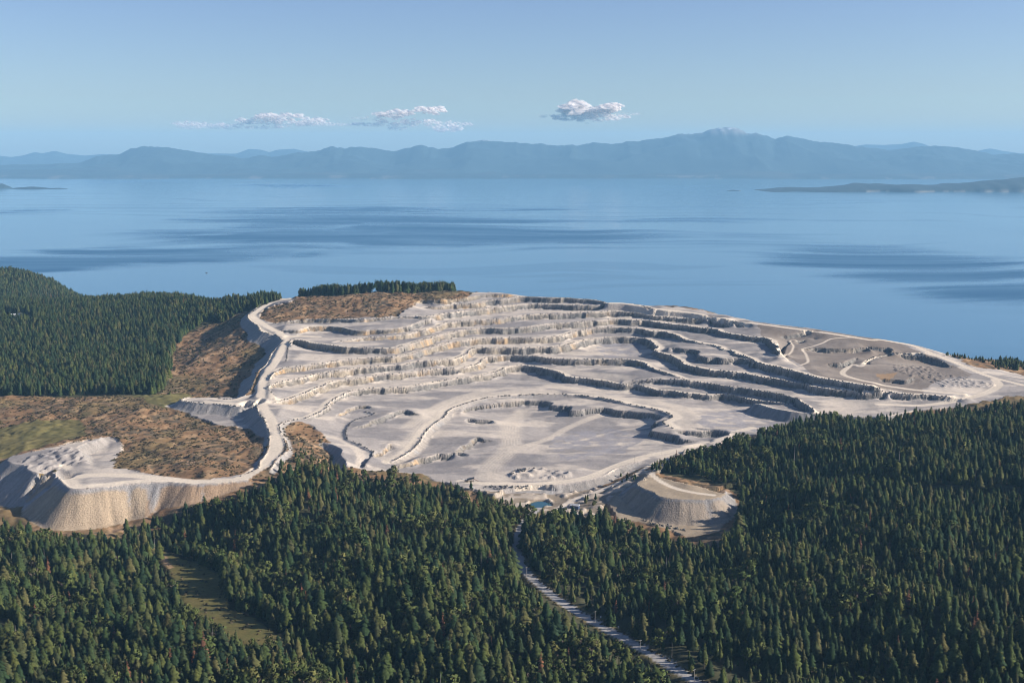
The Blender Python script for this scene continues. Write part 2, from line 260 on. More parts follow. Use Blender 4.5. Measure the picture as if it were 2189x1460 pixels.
def resample(pts, step=2.5, jitter=0.0, seed=0):
    """pixel vertices with z (and h) -> dense world samples: x, y, z, h, arc length"""
    n = len(pts)
    full = [i for i in range(n) if len(pts[i]) >= 3]
    zz = np.array([p[2] if len(p) > 2 else np.nan for p in pts])
    hh = np.array([p[3] if len(p) > 3 else (0.0 if len(p) > 2 else np.nan) for p in pts])
    px = np.array([p[0] for p in pts]); py = np.array([p[1] for p in pts])
    x, y = unproject(px, py, zz)
    # Catmull-Rom through the world points
    P = np.stack([x, y, zz, hh], 1)
    Q = np.vstack([2 * P[0] - P[1], P, 2 * P[-1] - P[-2]])
    out = []
    for k in range(n - 1):
        p0, p1, p2, p3 = Q[k], Q[k + 1], Q[k + 2], Q[k + 3]
        L = np.hypot(*(p2 - p1)[:2])
        m = max(2, int(L / step))
        t = (np.arange(m) / m)[:, None]
        # chord limited tangents keep the curve from looping where vertices are uneven
        l0 = np.hypot(*(p1 - p0)[:2]); l2 = np.hypot(*(p3 - p2)[:2])
        m1 = (p2 - p0) / max(l0 + L, 1e-6) * L
        m2 = (p3 - p1) / max(l2 + L, 1e-6) * L
        c = (2 * t**3 - 3 * t**2 + 1) * p1 + (t**3 - 2 * t**2 + t) * m1 + (-2 * t**3 + 3 * t**2) * p2 + (t**3 - t**2) * m2
        lin = p1 + (p2 - p1) * t
        c[:, 2:] = lin[:, 2:]
        out.append(c)
    out.append(P[-1:])
    C = np.vstack(out)
    d = np.r_[0, np.cumsum(np.hypot(np.diff(C[:, 0]), np.diff(C[:, 1])))]
    T = np.gradient(C[:, :2], axis=0)
    T /= np.maximum(np.hypot(T[:, 0], T[:, 1]), 1e-9)[:, None]
    if jitter > 0:
        N = np.stack([T[:, 1], -T[:, 0]], 1)
        o = (fbm(d / 38.0, d * 0 + seed * 7.7, seed, 4, 0.6) - 0.5) * 2 * jitter
        if jitter > 2:
            cell_ = np.floor((d + 9 * vnoise(d / 30, d * 0, seed + 50)) / 27.0)
            pn_ = (_hash(cell_.astype(np.int64), cell_.astype(np.int64) * 0 + seed, seed) - .5) * 7.5
            o = o + np.convolve(np.pad(pn_, 1, mode='edge'), np.ones(3) / 3, 'valid')
        fade = np.minimum(1, np.minimum(d, d[-1] - d) / 15.0)
        C[:, :2] += N * (o * fade)[:, None]
        T = np.gradient(C[:, :2], axis=0)
        T /= np.maximum(np.hypot(T[:, 0], T[:, 1]), 1e-9)[:, None]
    N = np.stack([T[:, 1], -T[:, 0]], 1)       # right hand side = low side
    return C[:, 0], C[:, 1], C[:, 2], C[:, 3], d, T, N

# ------------------------------------------------------------------ the terrain grid
def axis(segs):
    v = [segs[0][0]]
    for a, b, s0, s1 in segs:
        p = a
        while p < b:
            t = (p - a) / (b - a)
            p = p + s0 + (s1 - s0) * t
            v.append(min(p, b))
    return np.unique(np.array(v))

GX = axis([(-2600, -1000, 40, 6), (-1000, -760, 6, 2.3), (-760, 860, 2.3, 2.3), (860, 1150, 2.3, 6), (1150, 2600, 6, 40)])
GY = axis([(350, 900, 14, 4.5), (900, 1280, 4.5, 2.3), (1280, 2720, 2.3, 2.3), (2720, 3000, 2.3, 7), (3000, 4400, 7, 30), (4400, 5200, 30, 60)])
NX, NY = len(GX), len(GY)
X, Y = np.meshgrid(GX, GY)
print("terrain grid", NX, NY)

# smooth base surface: thin plate through the anchors and the middle heights of all lines
lines = []
ctrl = []
for px, py, z in ANCHOR:
    x, y = unproject(px, py, z); ctrl.append((float(x), float(y), z))
ctrl += WANCHOR
for k, (s, ang, rw, bl, w0, w1) in enumerate(CREST):
    jit = 2.6 if ang > 50 else 1.2
    r = resample(parse(s), 2.2, jit, k + 3)
    lines.append((r, ang, rw, bl, w0, w1))
    x, y, z, h, d, T, N = r
    for q in range(0, len(x), 24):
        ctrl.append((x[q], y[q], z[q] - h[q] / 2 if ang > 50 else z[q] - h[q] * .5))
roads = []
for s, wd in ROADS + [FOREST_ROAD]:
    r = resample(parse(s), 2.2)
    roads.append((r, wd))
    for q in range(0, len(r[0]), 20):
        ctrl.append((r[0][q], r[1][q], r[2][q]))
ctrl = np.array(ctrl)
S = 500.0
def tps(r2):
    return 0.5 * r2 * np.log(np.maximum(r2, 1e-12))
cx, cy = ctrl[:, 0] / S, ctrl[:, 1] / S
n = len(ctrl)
K = tps((cx[:, None] - cx) ** 2 + (cy[:, None] - cy) ** 2) + np.eye(n) * 0.0012
Pm = np.stack([np.ones(n), cx, cy], 1)
A = np.zeros((n + 3, n + 3)); A[:n, :n] = K; A[:n, n:] = Pm; A[n:, :n] = Pm.T
sol = np.linalg.solve(A, np.r_[ctrl[:, 2], 0, 0, 0])
qx = np.linspace(GX[0], GX[-1], 150); qy = np.linspace(GY[0], GY[-1], 150)
QX, QY = np.meshgrid(qx / S, qy / S)
base_c = sol[n] + sol[n + 1] * QX + sol[n + 2] * QY
for k in range(n):
    base_c += sol[k] * tps((QX - cx[k]) ** 2 + (QY - cy[k]) ** 2)

def bilin(gx, gy, G, x, y):
    i = np.clip(np.searchsorted(gx, x) - 1, 0, len(gx) - 2)
    j = np.clip(np.searchsorted(gy, y) - 1, 0, len(gy) - 2)
    u = np.clip((x - gx[i]) / (gx[i + 1] - gx[i]), 0, 1); v = np.clip((y - gy[j]) / (gy[j + 1] - gy[j]), 0, 1)
    return (G[j, i] * (1 - u) + G[j, i + 1] * u) * (1 - v) + (G[j + 1, i] * (1 - u) + G[j + 1, i + 1] * u) * v
base = np.clip(bilin(qx, qy, base_c, X, Y), -60, 260)

# splat the lines: nearest sample gives signed distance and crest height
BIG = 1e9
near = np.full((NY, NX), BIG)
sd = np.zeros((NY, NX)); lz = np.zeros((NY, NX)); lh = np.zeros((NY, NX)); lw = np.ones((NY, NX)); lwarm = np.zeros((NY, NX))
lroad = np.zeros((NY, NX)); lid = np.full((NY, NX), -1, int); lsoft = np.zeros((NY, NX)); larc = np.zeros((NY, NX))
for k, (r, ang, rw, bl, w0, w1) in enumerate(lines):
    x, y, z, h, d, T, N = r
    an = fbm(d / 26.0, d * 0, 900 + k, 3) - 0.5
    th = np.radians(np.clip(ang + an * (46 if ang > 50 else 8), 30, 82))
    wid = np.maximum(h / np.tan(th), 0.6)
    warm = w0 + (w1 - w0) * d / max(d[-1], 1)
    for q in range(len(x)):
        R = max(wid[q] + 7, rw + 5, 9)
        i0, i1 = np.searchsorted(GX, (x[q] - R, x[q] + R)); j0, j1 = np.searchsorted(GY, (y[q] - R, y[q] + R))
        if i1 <= i0 or j1 <= j0:
            continue
        sl = (slice(j0, j1), slice(i0, i1))
        ex = X[sl] - x[q]; ey = Y[sl] - y[q]
        sgn = ex * N[q, 0] + ey * N[q, 1]; tan = ex * T[q, 0] + ey * T[q, 1]
        ed = np.hypot(ex, ey)
        # distance to the strip of the face (0..wid on the low side)
        dist = np.maximum(np.maximum(-sgn, sgn - wid[q]), 0) + np.abs(tan) * 1.0
        ok = (dist < near[sl]) & (dist < R)
        if q == 0: ok &= tan > -2.5
        if q == len(x) - 1: ok &= tan < 2.5
        if not ok.any():
            continue
        near[sl][ok] = dist[ok]
        s = np.where(np.abs(tan) < 3.5, sgn, np.sign(sgn) * ed)
        sd[sl][ok] = s[ok]; lz[sl][ok] = z[q]; lh[sl][ok] = h[q]; lw[sl][ok] = wid[q]; lwarm[sl][ok] = warm[q]
        lroad[sl][ok] = rw; lid[sl][ok] = k; lsoft[sl][ok] = 1.0 if ang < 50 else 0.0; larc[sl][ok] = d[q]
rd = np.full((NY, NX), BIG); rz = np.zeros((NY, NX)); rwid = np.zeros((NY, NX)); rid = np.full((NY, NX), -1, int)
for k, (r, wd) in enumerate(roads):
    x, y, z, h, d, T, N = r
    for q in range(len(x)):
        R = wd / 2 + 6
        i0, i1 = np.searchsorted(GX, (x[q] - R, x[q] + R)); j0, j1 = np.searchsorted(GY, (y[q] - R, y[q] + R))
        sl = (slice(j0, j1), slice(i0, i1))
        ed = np.hypot(X[sl] - x[q], Y[sl] - y[q]) - wd / 2
        ok = ed < rd[sl]
        rd[sl][ok] = ed[ok]; rz[sl][ok] = z[q]; rwid[sl][ok] = wd; rid[sl][ok] = k

# fixed heights
infl = (near < 7) & (lid >= 0)
fz = np.full((NY, NX), np.nan)
t = np.clip(sd / lw, 0, 1)
prof = np.where(lsoft > 0.5, t, t * 0.88 + 0.12 * sstep(0, 1, t))
face_z = lz - lh * prof
upper = (lid >= 0) & (sd <= 0) & (-sd < np.maximum(lroad, 3))
lower = (lid >= 0) & (sd > 0) & (sd < lw + 3)
fixed_line = upper | lower
fz[fixed_line] = face_z[fixed_line]
on_road = (rd < 0)
use_road = on_road & ~(fixed_line & (sd > 0)) & ~(fixed_line & (near < 2.5))
fz[use_road] = rz[use_road]
both = on_road & upper & ~use_road
fixed = ~np.isnan(fz)

# membrane solve of the difference from the base between the fixed heights, coarse to fine
def solve(val, mask, init=None):
    ny, nx = val.shape
    if min(ny, nx) > 24:
        py_, px_ = ny % 2, nx % 2
        v = np.pad(np.where(mask, val, 0), ((0, py_), (0, px_)), mode='edge'); m = np.pad(mask.astype(float), ((0, py_), (0, px_)), mode='edge')
        ms = m.reshape(m.shape[0] // 2, 2, m.shape[1] // 2, 2).sum((1, 3)); vs = (v * m).reshape(m.shape[0] // 2, 2, m.shape[1] // 2, 2).sum((1, 3))
        u = solve(np.where(ms > 0, vs / np.maximum(ms, 1), 0), ms > 0)
        u = np.repeat(np.repeat(u, 2, 0), 2, 1)[:ny, :nx]
        its = 40
    else:
        u = np.zeros_like(val); its = 200
    u = np.where(mask, val, u)
    for _ in range(its):
        p = np.pad(u, 1, mode='edge')
        a = (p[:-2, 1:-1] + p[2:, 1:-1] + p[1:-1, :-2] + p[1:-1, 2:]) * 0.25
        u = np.where(mask, val, a * 0.9985)
    return u
u = solve(np.where(fixed, np.nan_to_num(fz) - base, 0), fixed)
Z = base + u
Z[fixed] = fz[fixed]

# soften the joints of bands that met (never the cliffs)
cliff = (lid >= 0) & ~((lsoft > .5) & (sd > 2)) & (sd > -2.5) & (sd < lw + 2.5) & (lh > 1.2)
for _ in range(3):
    p = np.pad(Z, 1, mode='edge')
    a = (p[:-2, 1:-1] + p[2:, 1:-1] + p[1:-1, :-2] + p[1:-1, 2:]) * 0.25
    Z = np.where(cliff, Z, Z * 0.4 + a * 0.6)

# ------------------------------------------------------------------ land cover masks (from regions of the ground)
PX, PY = project(X, Y, Z)
JX = PX + (fbm(X / 22, Y / 22, 41, 3) - .5) * 14; JY = PY + (fbm(X / 22, Y / 22, 57, 3) - .5) * 9

def inpoly(poly, px, py):
    poly = np.array(poly, float)
    ins = np.zeros(px.shape, bool)
    x0, y0 = poly[-1]
    bb = (px >= poly[:, 0].min()) & (px <= poly[:, 0].max()) & (py >= poly[:, 1].min()) & (py <= poly[:, 1].max())
    qx_, qy_ = px[bb], py[bb]
    c = np.zeros(qx_.shape, bool)
    for x1, y1 in poly:
        if y1 != y0:
            hit = ((y1 > qy_) != (y0 > qy_)) & (qx_ < (x0 - x1) * (qy_ - y1) / (y0 - y1) + x1)
            c ^= hit
        x0, y0 = x1, y1
    ins[bb] = c
    return ins

QUARRY = [(608,636),(560,652),(528,676),(552,706),(600,730),(575,760),(540,840),(500,850),(400,850),(350,868),(480,912),(560,918),(575,960),
          (545,1012),(430,1028),(350,1018),(240,1000),(262,952),(240,932),(150,946),(15,980),(25,992),(48,996),(66,1008),(90,1014),(98,1018),(120,1003),(120,1016),(134,1034),(150,1046),(170,1047),(250,1039),(350,1032),(420,1036),
          (520,1034),(590,985),(612,945),(602,905),(640,900),(660,905),(720,960),(745,1000),(900,1015),(1000,1045),(1080,1052),(1180,1062),(1260,1046),(1300,1030),(1400,988),
          (1560,945),(1700,905),(1900,893),(1960,880),(2189,848),(2300,850),(2300,790),(2189,805),(2150,790),(2100,790),(2060,772),(1990,742),(1900,724),(1650,690),(1520,668),(1400,650),
          (1250,636),(1100,624),(1020,624),(980,634),(900,640),(882,652),(840,676),(760,680),(700,681),(590,690),(552,680),(562,662),(600,648),(640,636)]
DUMP_R = [(1380,1010),(1430,1025),(1550,1055),(1570,1090),(1530,1140),(1470,1150),(1400,1120),(1320,1110),(1290,1070),(1330,1040)]
YARD = [(1030,1048),(1110,1050),(1200,1058),(1300,1040),(1380,1010),(1420,985),(1480,955),(1440,990),(1330,1050),(1290,1080),(1290,1115),(1220,1112),(1150,1095),(1110,1090)]
GRASSY = [(1050,1050),(1110,1050),(1135,1062),(1125,1085),(1060,1070),(1010,1060)]
BROWNHILL = [(565,684),(600,665),(625,648),(640,630),(700,624),(820,612),(960,612),(1010,628),(985,638),(900,645),(885,652),(850,676),(760,680),(700,680),(640,682),(590,690)]
MEADOW = [(322,1170),(350,1178),(402,1196),(470,1225),(490,1300),(555,1325),(620,1372),(560,1392),(480,1362),(405,1318),(384,1270),(362,1230)]
quarry = inpoly(QUARRY, JX, JY) & ~inpoly(BROWNHILL, JX, JY)
dumpR = inpoly(DUMP_R, JX, JY); yard = inpoly(YARD, JX, JY); grassy = inpoly(GRASSY, JX, JY)
meadow = inpoly(MEADOW, JX, JY)
quarry |= (lid >= 0) & (lh > 4) & (lsoft > 0.5) & (sd > -1) & (sd < lw + 1)
inq = np.where(quarry | dumpR | yard, 1.0, 0.0)

# hummocks of the cleared ground, forest floor, rock noise
fade_line = np.clip((near - 1) / 9, 0, 1); fade_line = np.where(lid < 0, 1, fade_line)
fade_road = np.clip(rd / 8, 0, 1)
fade = fade_line * fade_road
quiet = (meadow | (rd < 5) | (inq > .5) | ((lid >= 0) & (near < 6))).astype(float)
for _ in range(90):
    p = np.pad(quiet, 1, mode='edge')
    quiet = np.maximum(quiet * (quiet > .999), (p[:-2, 1:-1] + p[2:, 1:-1] + p[1:-1, :-2] + p[1:-1, 2:] + 2 * p[1:-1, 1:-1]) / 6)
quiet = np.clip(1 - 1.25 * quiet, 0, 1)
hum = np.where(PY > 1040, (fbm(X / 130, Y / 130, 13, 3) - .5) * 36, 0) * quiet + (fbm(X / 75, Y / 75, 11, 4) - .5) * 13 + (np.abs(fbm(X / 26, Y / 26, 15, 3) - .5)) * 9 - 1.5
Z = Z + np.where(inq < .5, hum * fade * np.where(meadow, .15, 1), 0)
flo = (fbm(X / 30, Y / 30, 21, 3) - .5) * 1.5 + (fbm(X / 7, Y / 7, 25, 2) - .5) * .5
Z = Z + np.where(inq > .5, flo * fade, 0)
facem = ((lid >= 0) & (sd > 0.2) & (sd < lw + 1.5)).astype(float) * np.clip(lh / 6, 0, 1)
rockn = (fbm(larc / 5.0, larc * 0 + lid * 3.1, 31, 3) - .5) * 4.4 + (fbm(X / 4, Y / 4, 33, 2) - .5) * 1.6
Z = Z + np.where(lsoft < .5, facem * rockn * 0.8, facem * ((fbm(larc / 4.0, sd / 30, 35, 3) - .5) * 1.6 + (fbm(larc / 15.0, sd / 60, 36, 2) - .5) * 2.2 * np.clip(sd / 6, 0, 1)))
# rubble left at the foot of the faces
talus = np.clip(1 - np.abs(sd - lw - 2) / 4, 0, 1) * (lid >= 0) * (lsoft < .5) * np.clip((fbm(larc / 17, larc * 0 + lid, 37, 2) - .52) * 9, 0, 1) * np.clip(lh / 9, 0, 1)
Z = Z + talus * (1.5 + 2.0 * vnoise(X / 3, Y / 3, 38))
# safety berm on the road edges
berm = np.exp(-((sd + 1.8) / 1.3) ** 2) * (lroad > 5) * (lh > 2) * (lid >= 0)
Z = Z + berm * (0.9 + 0.7 * vnoise(larc / 4, larc * 0, 39))
# dumped heaps on the tip, the block field at the right, the stock piles by the pit road
P2 = [(40,985),(90,968),(150,955),(168,960),(185,985),(192,992),(130,995),(95,1010),(60,1000)]
BLOCKS = [(1912,780),(1990,785),(2010,800),(2060,805),(2130,822),(2120,828),(2020,830),(1985,812),(1950,805),(1912,792)]
PILES = [(1085,1015),(1115,1000),(1140,1000),(1165,1003),(1235,1012),(1220,1020),(1180,1025),(1120,1028),(1090,1020)]
soft_y = (lid >= 0) & (near < 3)
hp = inpoly(P2, PX, PY); hb = inpoly(BLOCKS, PX, PY); hpi = inpoly(PILES, PX, PY)
Z = Z + np.where(hp, np.clip(vnoise(X / 4.6, Y / 6.5, 61) - .35, 0, 1) * 5.5, 0)
Z = Z + np.where(hb, np.clip(vnoise(X / 3.4, Y / 6, 63) - .45, 0, 1) * 4.4, 0)
Z = Z + np.where(hpi, np.clip(vnoise(X / 6, Y / 8, 65) - .42, 0, 1) * 6, 0)
Z = Z + np.where(yard & (rd > 2) & ~soft_y, np.clip(vnoise(X / 7, Y / 9, 67) - .48, 0, 1) * 8, 0)
# the pond
POND = parse("j 308 815; 335 785; 400 764; 540 764; 620 785; 610 830; 510 856; 390 868; 330 848")
pw = [unproject(a, b, 112.6) for a, b in POND]
ponx = inpoly([(float(a), float(b)) for a, b in pw], X, Y)
Z = np.where(ponx, 110.6, Z)
d_p = np.full((NY, NX), 99.0)
pcx, pcy = np.mean([p[0] for p in pw]), np.mean([p[1] for p in pw])
rim_p = (np.hypot(X - pcx, (Y - pcy)) < 60) & ~ponx
Z = np.where(rim_p, np.maximum(np.minimum(Z, 116), 112.9), Z)

# ------------------------------------------------------------------ colours of the ground (albedo)
C = np.zeros((NY, NX, 3))
def mix(a, b, t):
    return a + (np.asarray(b) - a) * t[..., None]
n1 = fbm(X / 60, Y / 60, 71, 4); n2 = fbm(X / 14, Y / 14, 73, 3); n3 = fbm(X / 160, Y / 160, 75, 3)
scrub = np.array((.190, .112, .058)) + np.zeros_like(C)
scrub = mix(scrub, (.27, .175, .095), sstep(.5, .72, n2))
scrub = mix(scrub, (.075, .062, .042), sstep(.47, .62, n1) * sstep(.40, .60, fbm(X / 8, Y / 8, 79, 2)) * .85)
scrub = mix(scrub, (.135, .108, .045), sstep(.54, .68, n3) * .5)
# paths worn in the cleared ground
pth = np.abs(fbm(X / 120, Y / 120, 83, 3) - .5)
scrub = mix(scrub, (.34, .22, .13), (1 - sstep(.004, .011, pth)) * .7)
C = scrub
grass = inpoly([(-50,915),(60,900),(170,895),(190,930),(100,950),(0,980),(-60,985)], JX, JY) | grassy | inpoly([(270,838),(400,838),(420,856),(350,872),(300,850)], JX, JY)
C = mix(C, (.125, .112, .040), np.where(grass, .85, 0.0))
floor_c = np.array((.325, .286, .250)) + np.zeros_like(C)
strk = fbm(X / 90 + Y / 300, Y / 26 - X / 200, 87, 4)
floor_c = mix(floor_c, (.475, .405, .328), sstep(.42, .58, strk) * .95)
floor_c = mix(floor_c, (.200, .182, .172), sstep(.50, .64, fbm(X / 110, Y / 45, 89, 4)) * .8)
floor_c *= (0.92 + 0.16 * n2)[..., None]
# haul traffic packs pale tracks into the floor
trk = np.zeros((NY, NX))
for ts, tw in (("g 1750 300 127; 1620 420 127; 1560 600 126; 1590 750 126; 1500 900 125; 1330 1050 124; 1270 1150 123; 1400 1260 122", 34), ("h 700 660 127; 400 740 127; 150 850 126; 0 960 126; j 0 150 125; -100 300 124", 15),
               ("h 1200 800 127; 800 850 127; 400 980 126; 0 1090 126", 9), ("h 1500 1040 126; 1100 1020 126; 700 1060 126; 300 1090 125; 0 1120 125", 15),
               ("i 0 480 142; 250 540 142; 400 620 141; 430 720 140; 350 800 140; 600 850 139", 34), ("h 0 280 143; 500 360 143; 1000 460 143; 1500 530 142; 1700 640 141", 34),
               ("g 2126 40 143; 1500 70 142; 1000 150 141; 700 280 139; 450 480 136; 250 750 132; 0 950 128", 30), ("f 1100 640 143; 1400 660 141; 1600 780 138; 1700 900 135; 1690 1010 132", 14),
               ("g 200 480 140; 500 300 141; 900 130 142; 1300 30 143", 24), ("c 300 900 168; 700 880 168; 1100 900 168", 40), ("c 100 1130 156; 500 1180 155; 1000 1260 153", 34)):
    tx, ty, tz, th_, td, tT, tN = resample(parse(ts), 4.0)
    for q in range(len(tx)):
        R = tw * .7
        i0, i1 = np.searchsorted(GX, (tx[q] - R, tx[q] + R)); j0, j1 = np.searchsorted(GY, (ty[q] - R, ty[q] + R))
        sl = (slice(j0, j1), slice(i0, i1))
        ed = np.hypot(X[sl] - tx[q], Y[sl] - ty[q]); off = (X[sl] - tx[q]) * tN[q, 0] + (Y[sl] - ty[q]) * tN[q, 1]
        trk[sl] = np.maximum(trk[sl], sstep(tw * .7, tw * .25, ed) * (.80 + .2 * np.sin(off * 1.3 + q * .01)))
floor_c = mix(floor_c, (.505, .428, .338), trk * .85)
# bare grey and brown waste of the right part
wst = inpoly([(1620,690),(1900,725),(1990,760),(2080,800),(2000,815),(1960,845),(1840,822),(1740,800),(1640,740)], JX, JY)
floor_c = mix(floor_c, (.175, .142, .115), np.where(wst, .62 + .5 * n1, 0) * (1 - trk))
floor_c = mix(floor_c, (.30, .185, .09), np.where(inpoly([(1870,800),(1918,797),(1912,806),(1880,812)], JX, JY), .7, 0))
gfl = inpoly([(1500,885),(1600,870),(1690,905),(1640,925),(1540,925),(1490,905)], JX, JY) | inpoly([(1200,925),(1300,915),(1390,930),(1330,970),(1200,985),(1170,950)], JX, JY) | inpoly([(1270,730),(1365,735),(1370,760),(1290,765)], JX, JY)
floor_c = mix(floor_c, (.240, .225, .228), np.where(gfl, .75, 0) * sstep(.3, .6, n2))
C = np.where((inq > .5)[..., None], floor_c, C)
# rock faces
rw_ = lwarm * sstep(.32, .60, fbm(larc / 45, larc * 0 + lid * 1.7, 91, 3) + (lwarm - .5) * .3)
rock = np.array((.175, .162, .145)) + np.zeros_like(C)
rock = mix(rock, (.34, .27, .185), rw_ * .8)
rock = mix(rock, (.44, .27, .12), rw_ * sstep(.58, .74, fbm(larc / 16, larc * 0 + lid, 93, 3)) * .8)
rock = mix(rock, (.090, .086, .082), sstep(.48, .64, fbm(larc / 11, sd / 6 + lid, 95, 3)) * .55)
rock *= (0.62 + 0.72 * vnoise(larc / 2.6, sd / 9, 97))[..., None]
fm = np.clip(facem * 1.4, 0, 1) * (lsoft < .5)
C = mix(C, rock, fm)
# tipped slopes: tan and grey streaks down the fall line
dump_c = np.array((.335, .310, .285)) + np.zeros_like(C)
tan_ = lwarm * sstep(.36, .52, fbm(larc / 14, sd / 90, 101, 4) * .8 + .2 * sstep(0.05, .25, sd / np.maximum(lw, 1)))
dump_c = mix(dump_c, (.43, .325, .215), tan_ * sstep(0.06, .16, sd / np.maximum(lw, 1)))
dump_c = mix(dump_c, (.34, .205, .12), tan_ * (lwarm > .96) * .5)
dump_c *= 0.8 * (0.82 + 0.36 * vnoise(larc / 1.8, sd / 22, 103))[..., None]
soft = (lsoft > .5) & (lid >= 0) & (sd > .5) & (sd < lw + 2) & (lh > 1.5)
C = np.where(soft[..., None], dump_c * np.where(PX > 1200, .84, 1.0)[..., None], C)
C = np.where((dumpR & ~soft)[..., None], np.array((.30, .235, .16)) * (0.8 + .4 * n2)[..., None], C)
C = np.where((yard & ~soft & (rd > 1))[..., None], np.array((.22, .175, .125)) * (0.7 + .6 * n2)[..., None] + np.array((.16, .14, .12)) * sstep(.5, .6, vnoise(X / 7, Y / 9, 67))[..., None], C)
# roads
road_c = np.array((.610, .515, .395)) + np.zeros_like(C)
lane = np.abs(rd + rwid / 2)
road_c *= (0.93 + 0.13 * vnoise(X / 40, Y / 40, 105))[..., None]
road_c = mix(road_c, (.52, .435, .33), (np.sin(lane * 1.9) > .3) * .35)
main_road = on_road & (rid < len(roads) - 1) & ~((lid >= 0) & (sd > 0) & (near < 1))
bench_road = (lid >= 0) & (sd < 0) & (-sd < lroad) & (lroad > 4) & (inq > .5)
road_m = np.maximum(np.where(main_road, sstep(0, -2, rd), 0), np.where(bench_road, sstep(0, 3, -sd) * (1 - sstep(.7, 1, -sd / np.maximum(lroad, 1))), 0))
C = mix(C, road_c, road_m * .92)
froad = (rid == len(roads) - 1) & (rd < 0)
verge = (rid == len(roads) - 1) & (rd >= 0) & (rd < 4)
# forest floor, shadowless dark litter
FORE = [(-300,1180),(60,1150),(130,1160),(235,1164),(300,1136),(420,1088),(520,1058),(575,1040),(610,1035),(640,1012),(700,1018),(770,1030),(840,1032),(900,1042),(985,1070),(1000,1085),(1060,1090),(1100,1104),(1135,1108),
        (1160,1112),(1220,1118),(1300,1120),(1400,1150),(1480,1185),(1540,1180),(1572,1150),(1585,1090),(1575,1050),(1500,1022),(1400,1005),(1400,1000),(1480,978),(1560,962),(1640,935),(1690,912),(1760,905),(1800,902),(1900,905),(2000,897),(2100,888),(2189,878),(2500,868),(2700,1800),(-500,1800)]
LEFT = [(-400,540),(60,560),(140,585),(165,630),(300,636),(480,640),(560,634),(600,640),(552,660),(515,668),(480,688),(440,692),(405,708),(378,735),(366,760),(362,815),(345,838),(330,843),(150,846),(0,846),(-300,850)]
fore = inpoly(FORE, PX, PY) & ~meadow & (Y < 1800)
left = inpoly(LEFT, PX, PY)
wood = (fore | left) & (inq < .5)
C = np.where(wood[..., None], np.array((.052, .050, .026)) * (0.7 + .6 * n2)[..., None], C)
C = mix(C, (.098, .094, .026), np.where(meadow, .95, 0) * (0.7 + .3 * n2))
C = mix(C, (.42, .26, .14), np.where(inpoly([(330,1178),(352,1186),(372,1212),(360,1215),(340,1195)], JX, JY), .7, 0))
C = mix(C, (.135, .108, .048), np.where(verge, .85, 0))
C = mix(C, (.32, .295, .265), np.where(froad, 1.0, 0))
C = np.clip(C, .015, .75)

# ------------------------------------------------------------------ materials
def new_mat(name):
    m = bpy.data.materials.new(name); m.use_nodes = True
    nt = m.node_tree
    bsdf = nt.nodes.get('Principled BSDF')
    bsdf.inputs['Specular IOR Level'].default_value = 0.15
    bsdf.inputs['Roughness'].default_value = 0.9
    return m, nt, bsdf

def N(nt, t, **kw):
    n = nt.nodes.new(t)
    for k, v in kw.items():
        setattr(n, k, v)
    return n

def simple_mat(name, col, rough=.8, spec=.2, noise=.25, scale=1.0):
    m, nt, b = new_mat(name)
    tc = N(nt, 'ShaderNodeTexCoord'); nz = N(nt, 'ShaderNodeTexNoise'); nz.inputs['Scale'].default_value = scale
    nt.links.new(tc.outputs['Object'], nz.inputs['Vector'])
    mr = N(nt, 'ShaderNodeMapRange'); mr.inputs['To Min'].default_value = 1 - noise; mr.inputs['To Max'].default_value = 1 + noise
    nt.links.new(nz.outputs['Fac'], mr.inputs['Value'])
    mx = N(nt, 'ShaderNodeVectorMath', operation='SCALE'); mx.inputs[0].default_value = col[:3]
    nt.links.new(mr.outputs[0], mx.inputs['Scale']); nt.links.new(mx.outputs[0], b.inputs['Base Color'])
    b.inputs['Roughness'].default_value = rough; b.inputs['Specular IOR Level'].default_value = spec
    return m

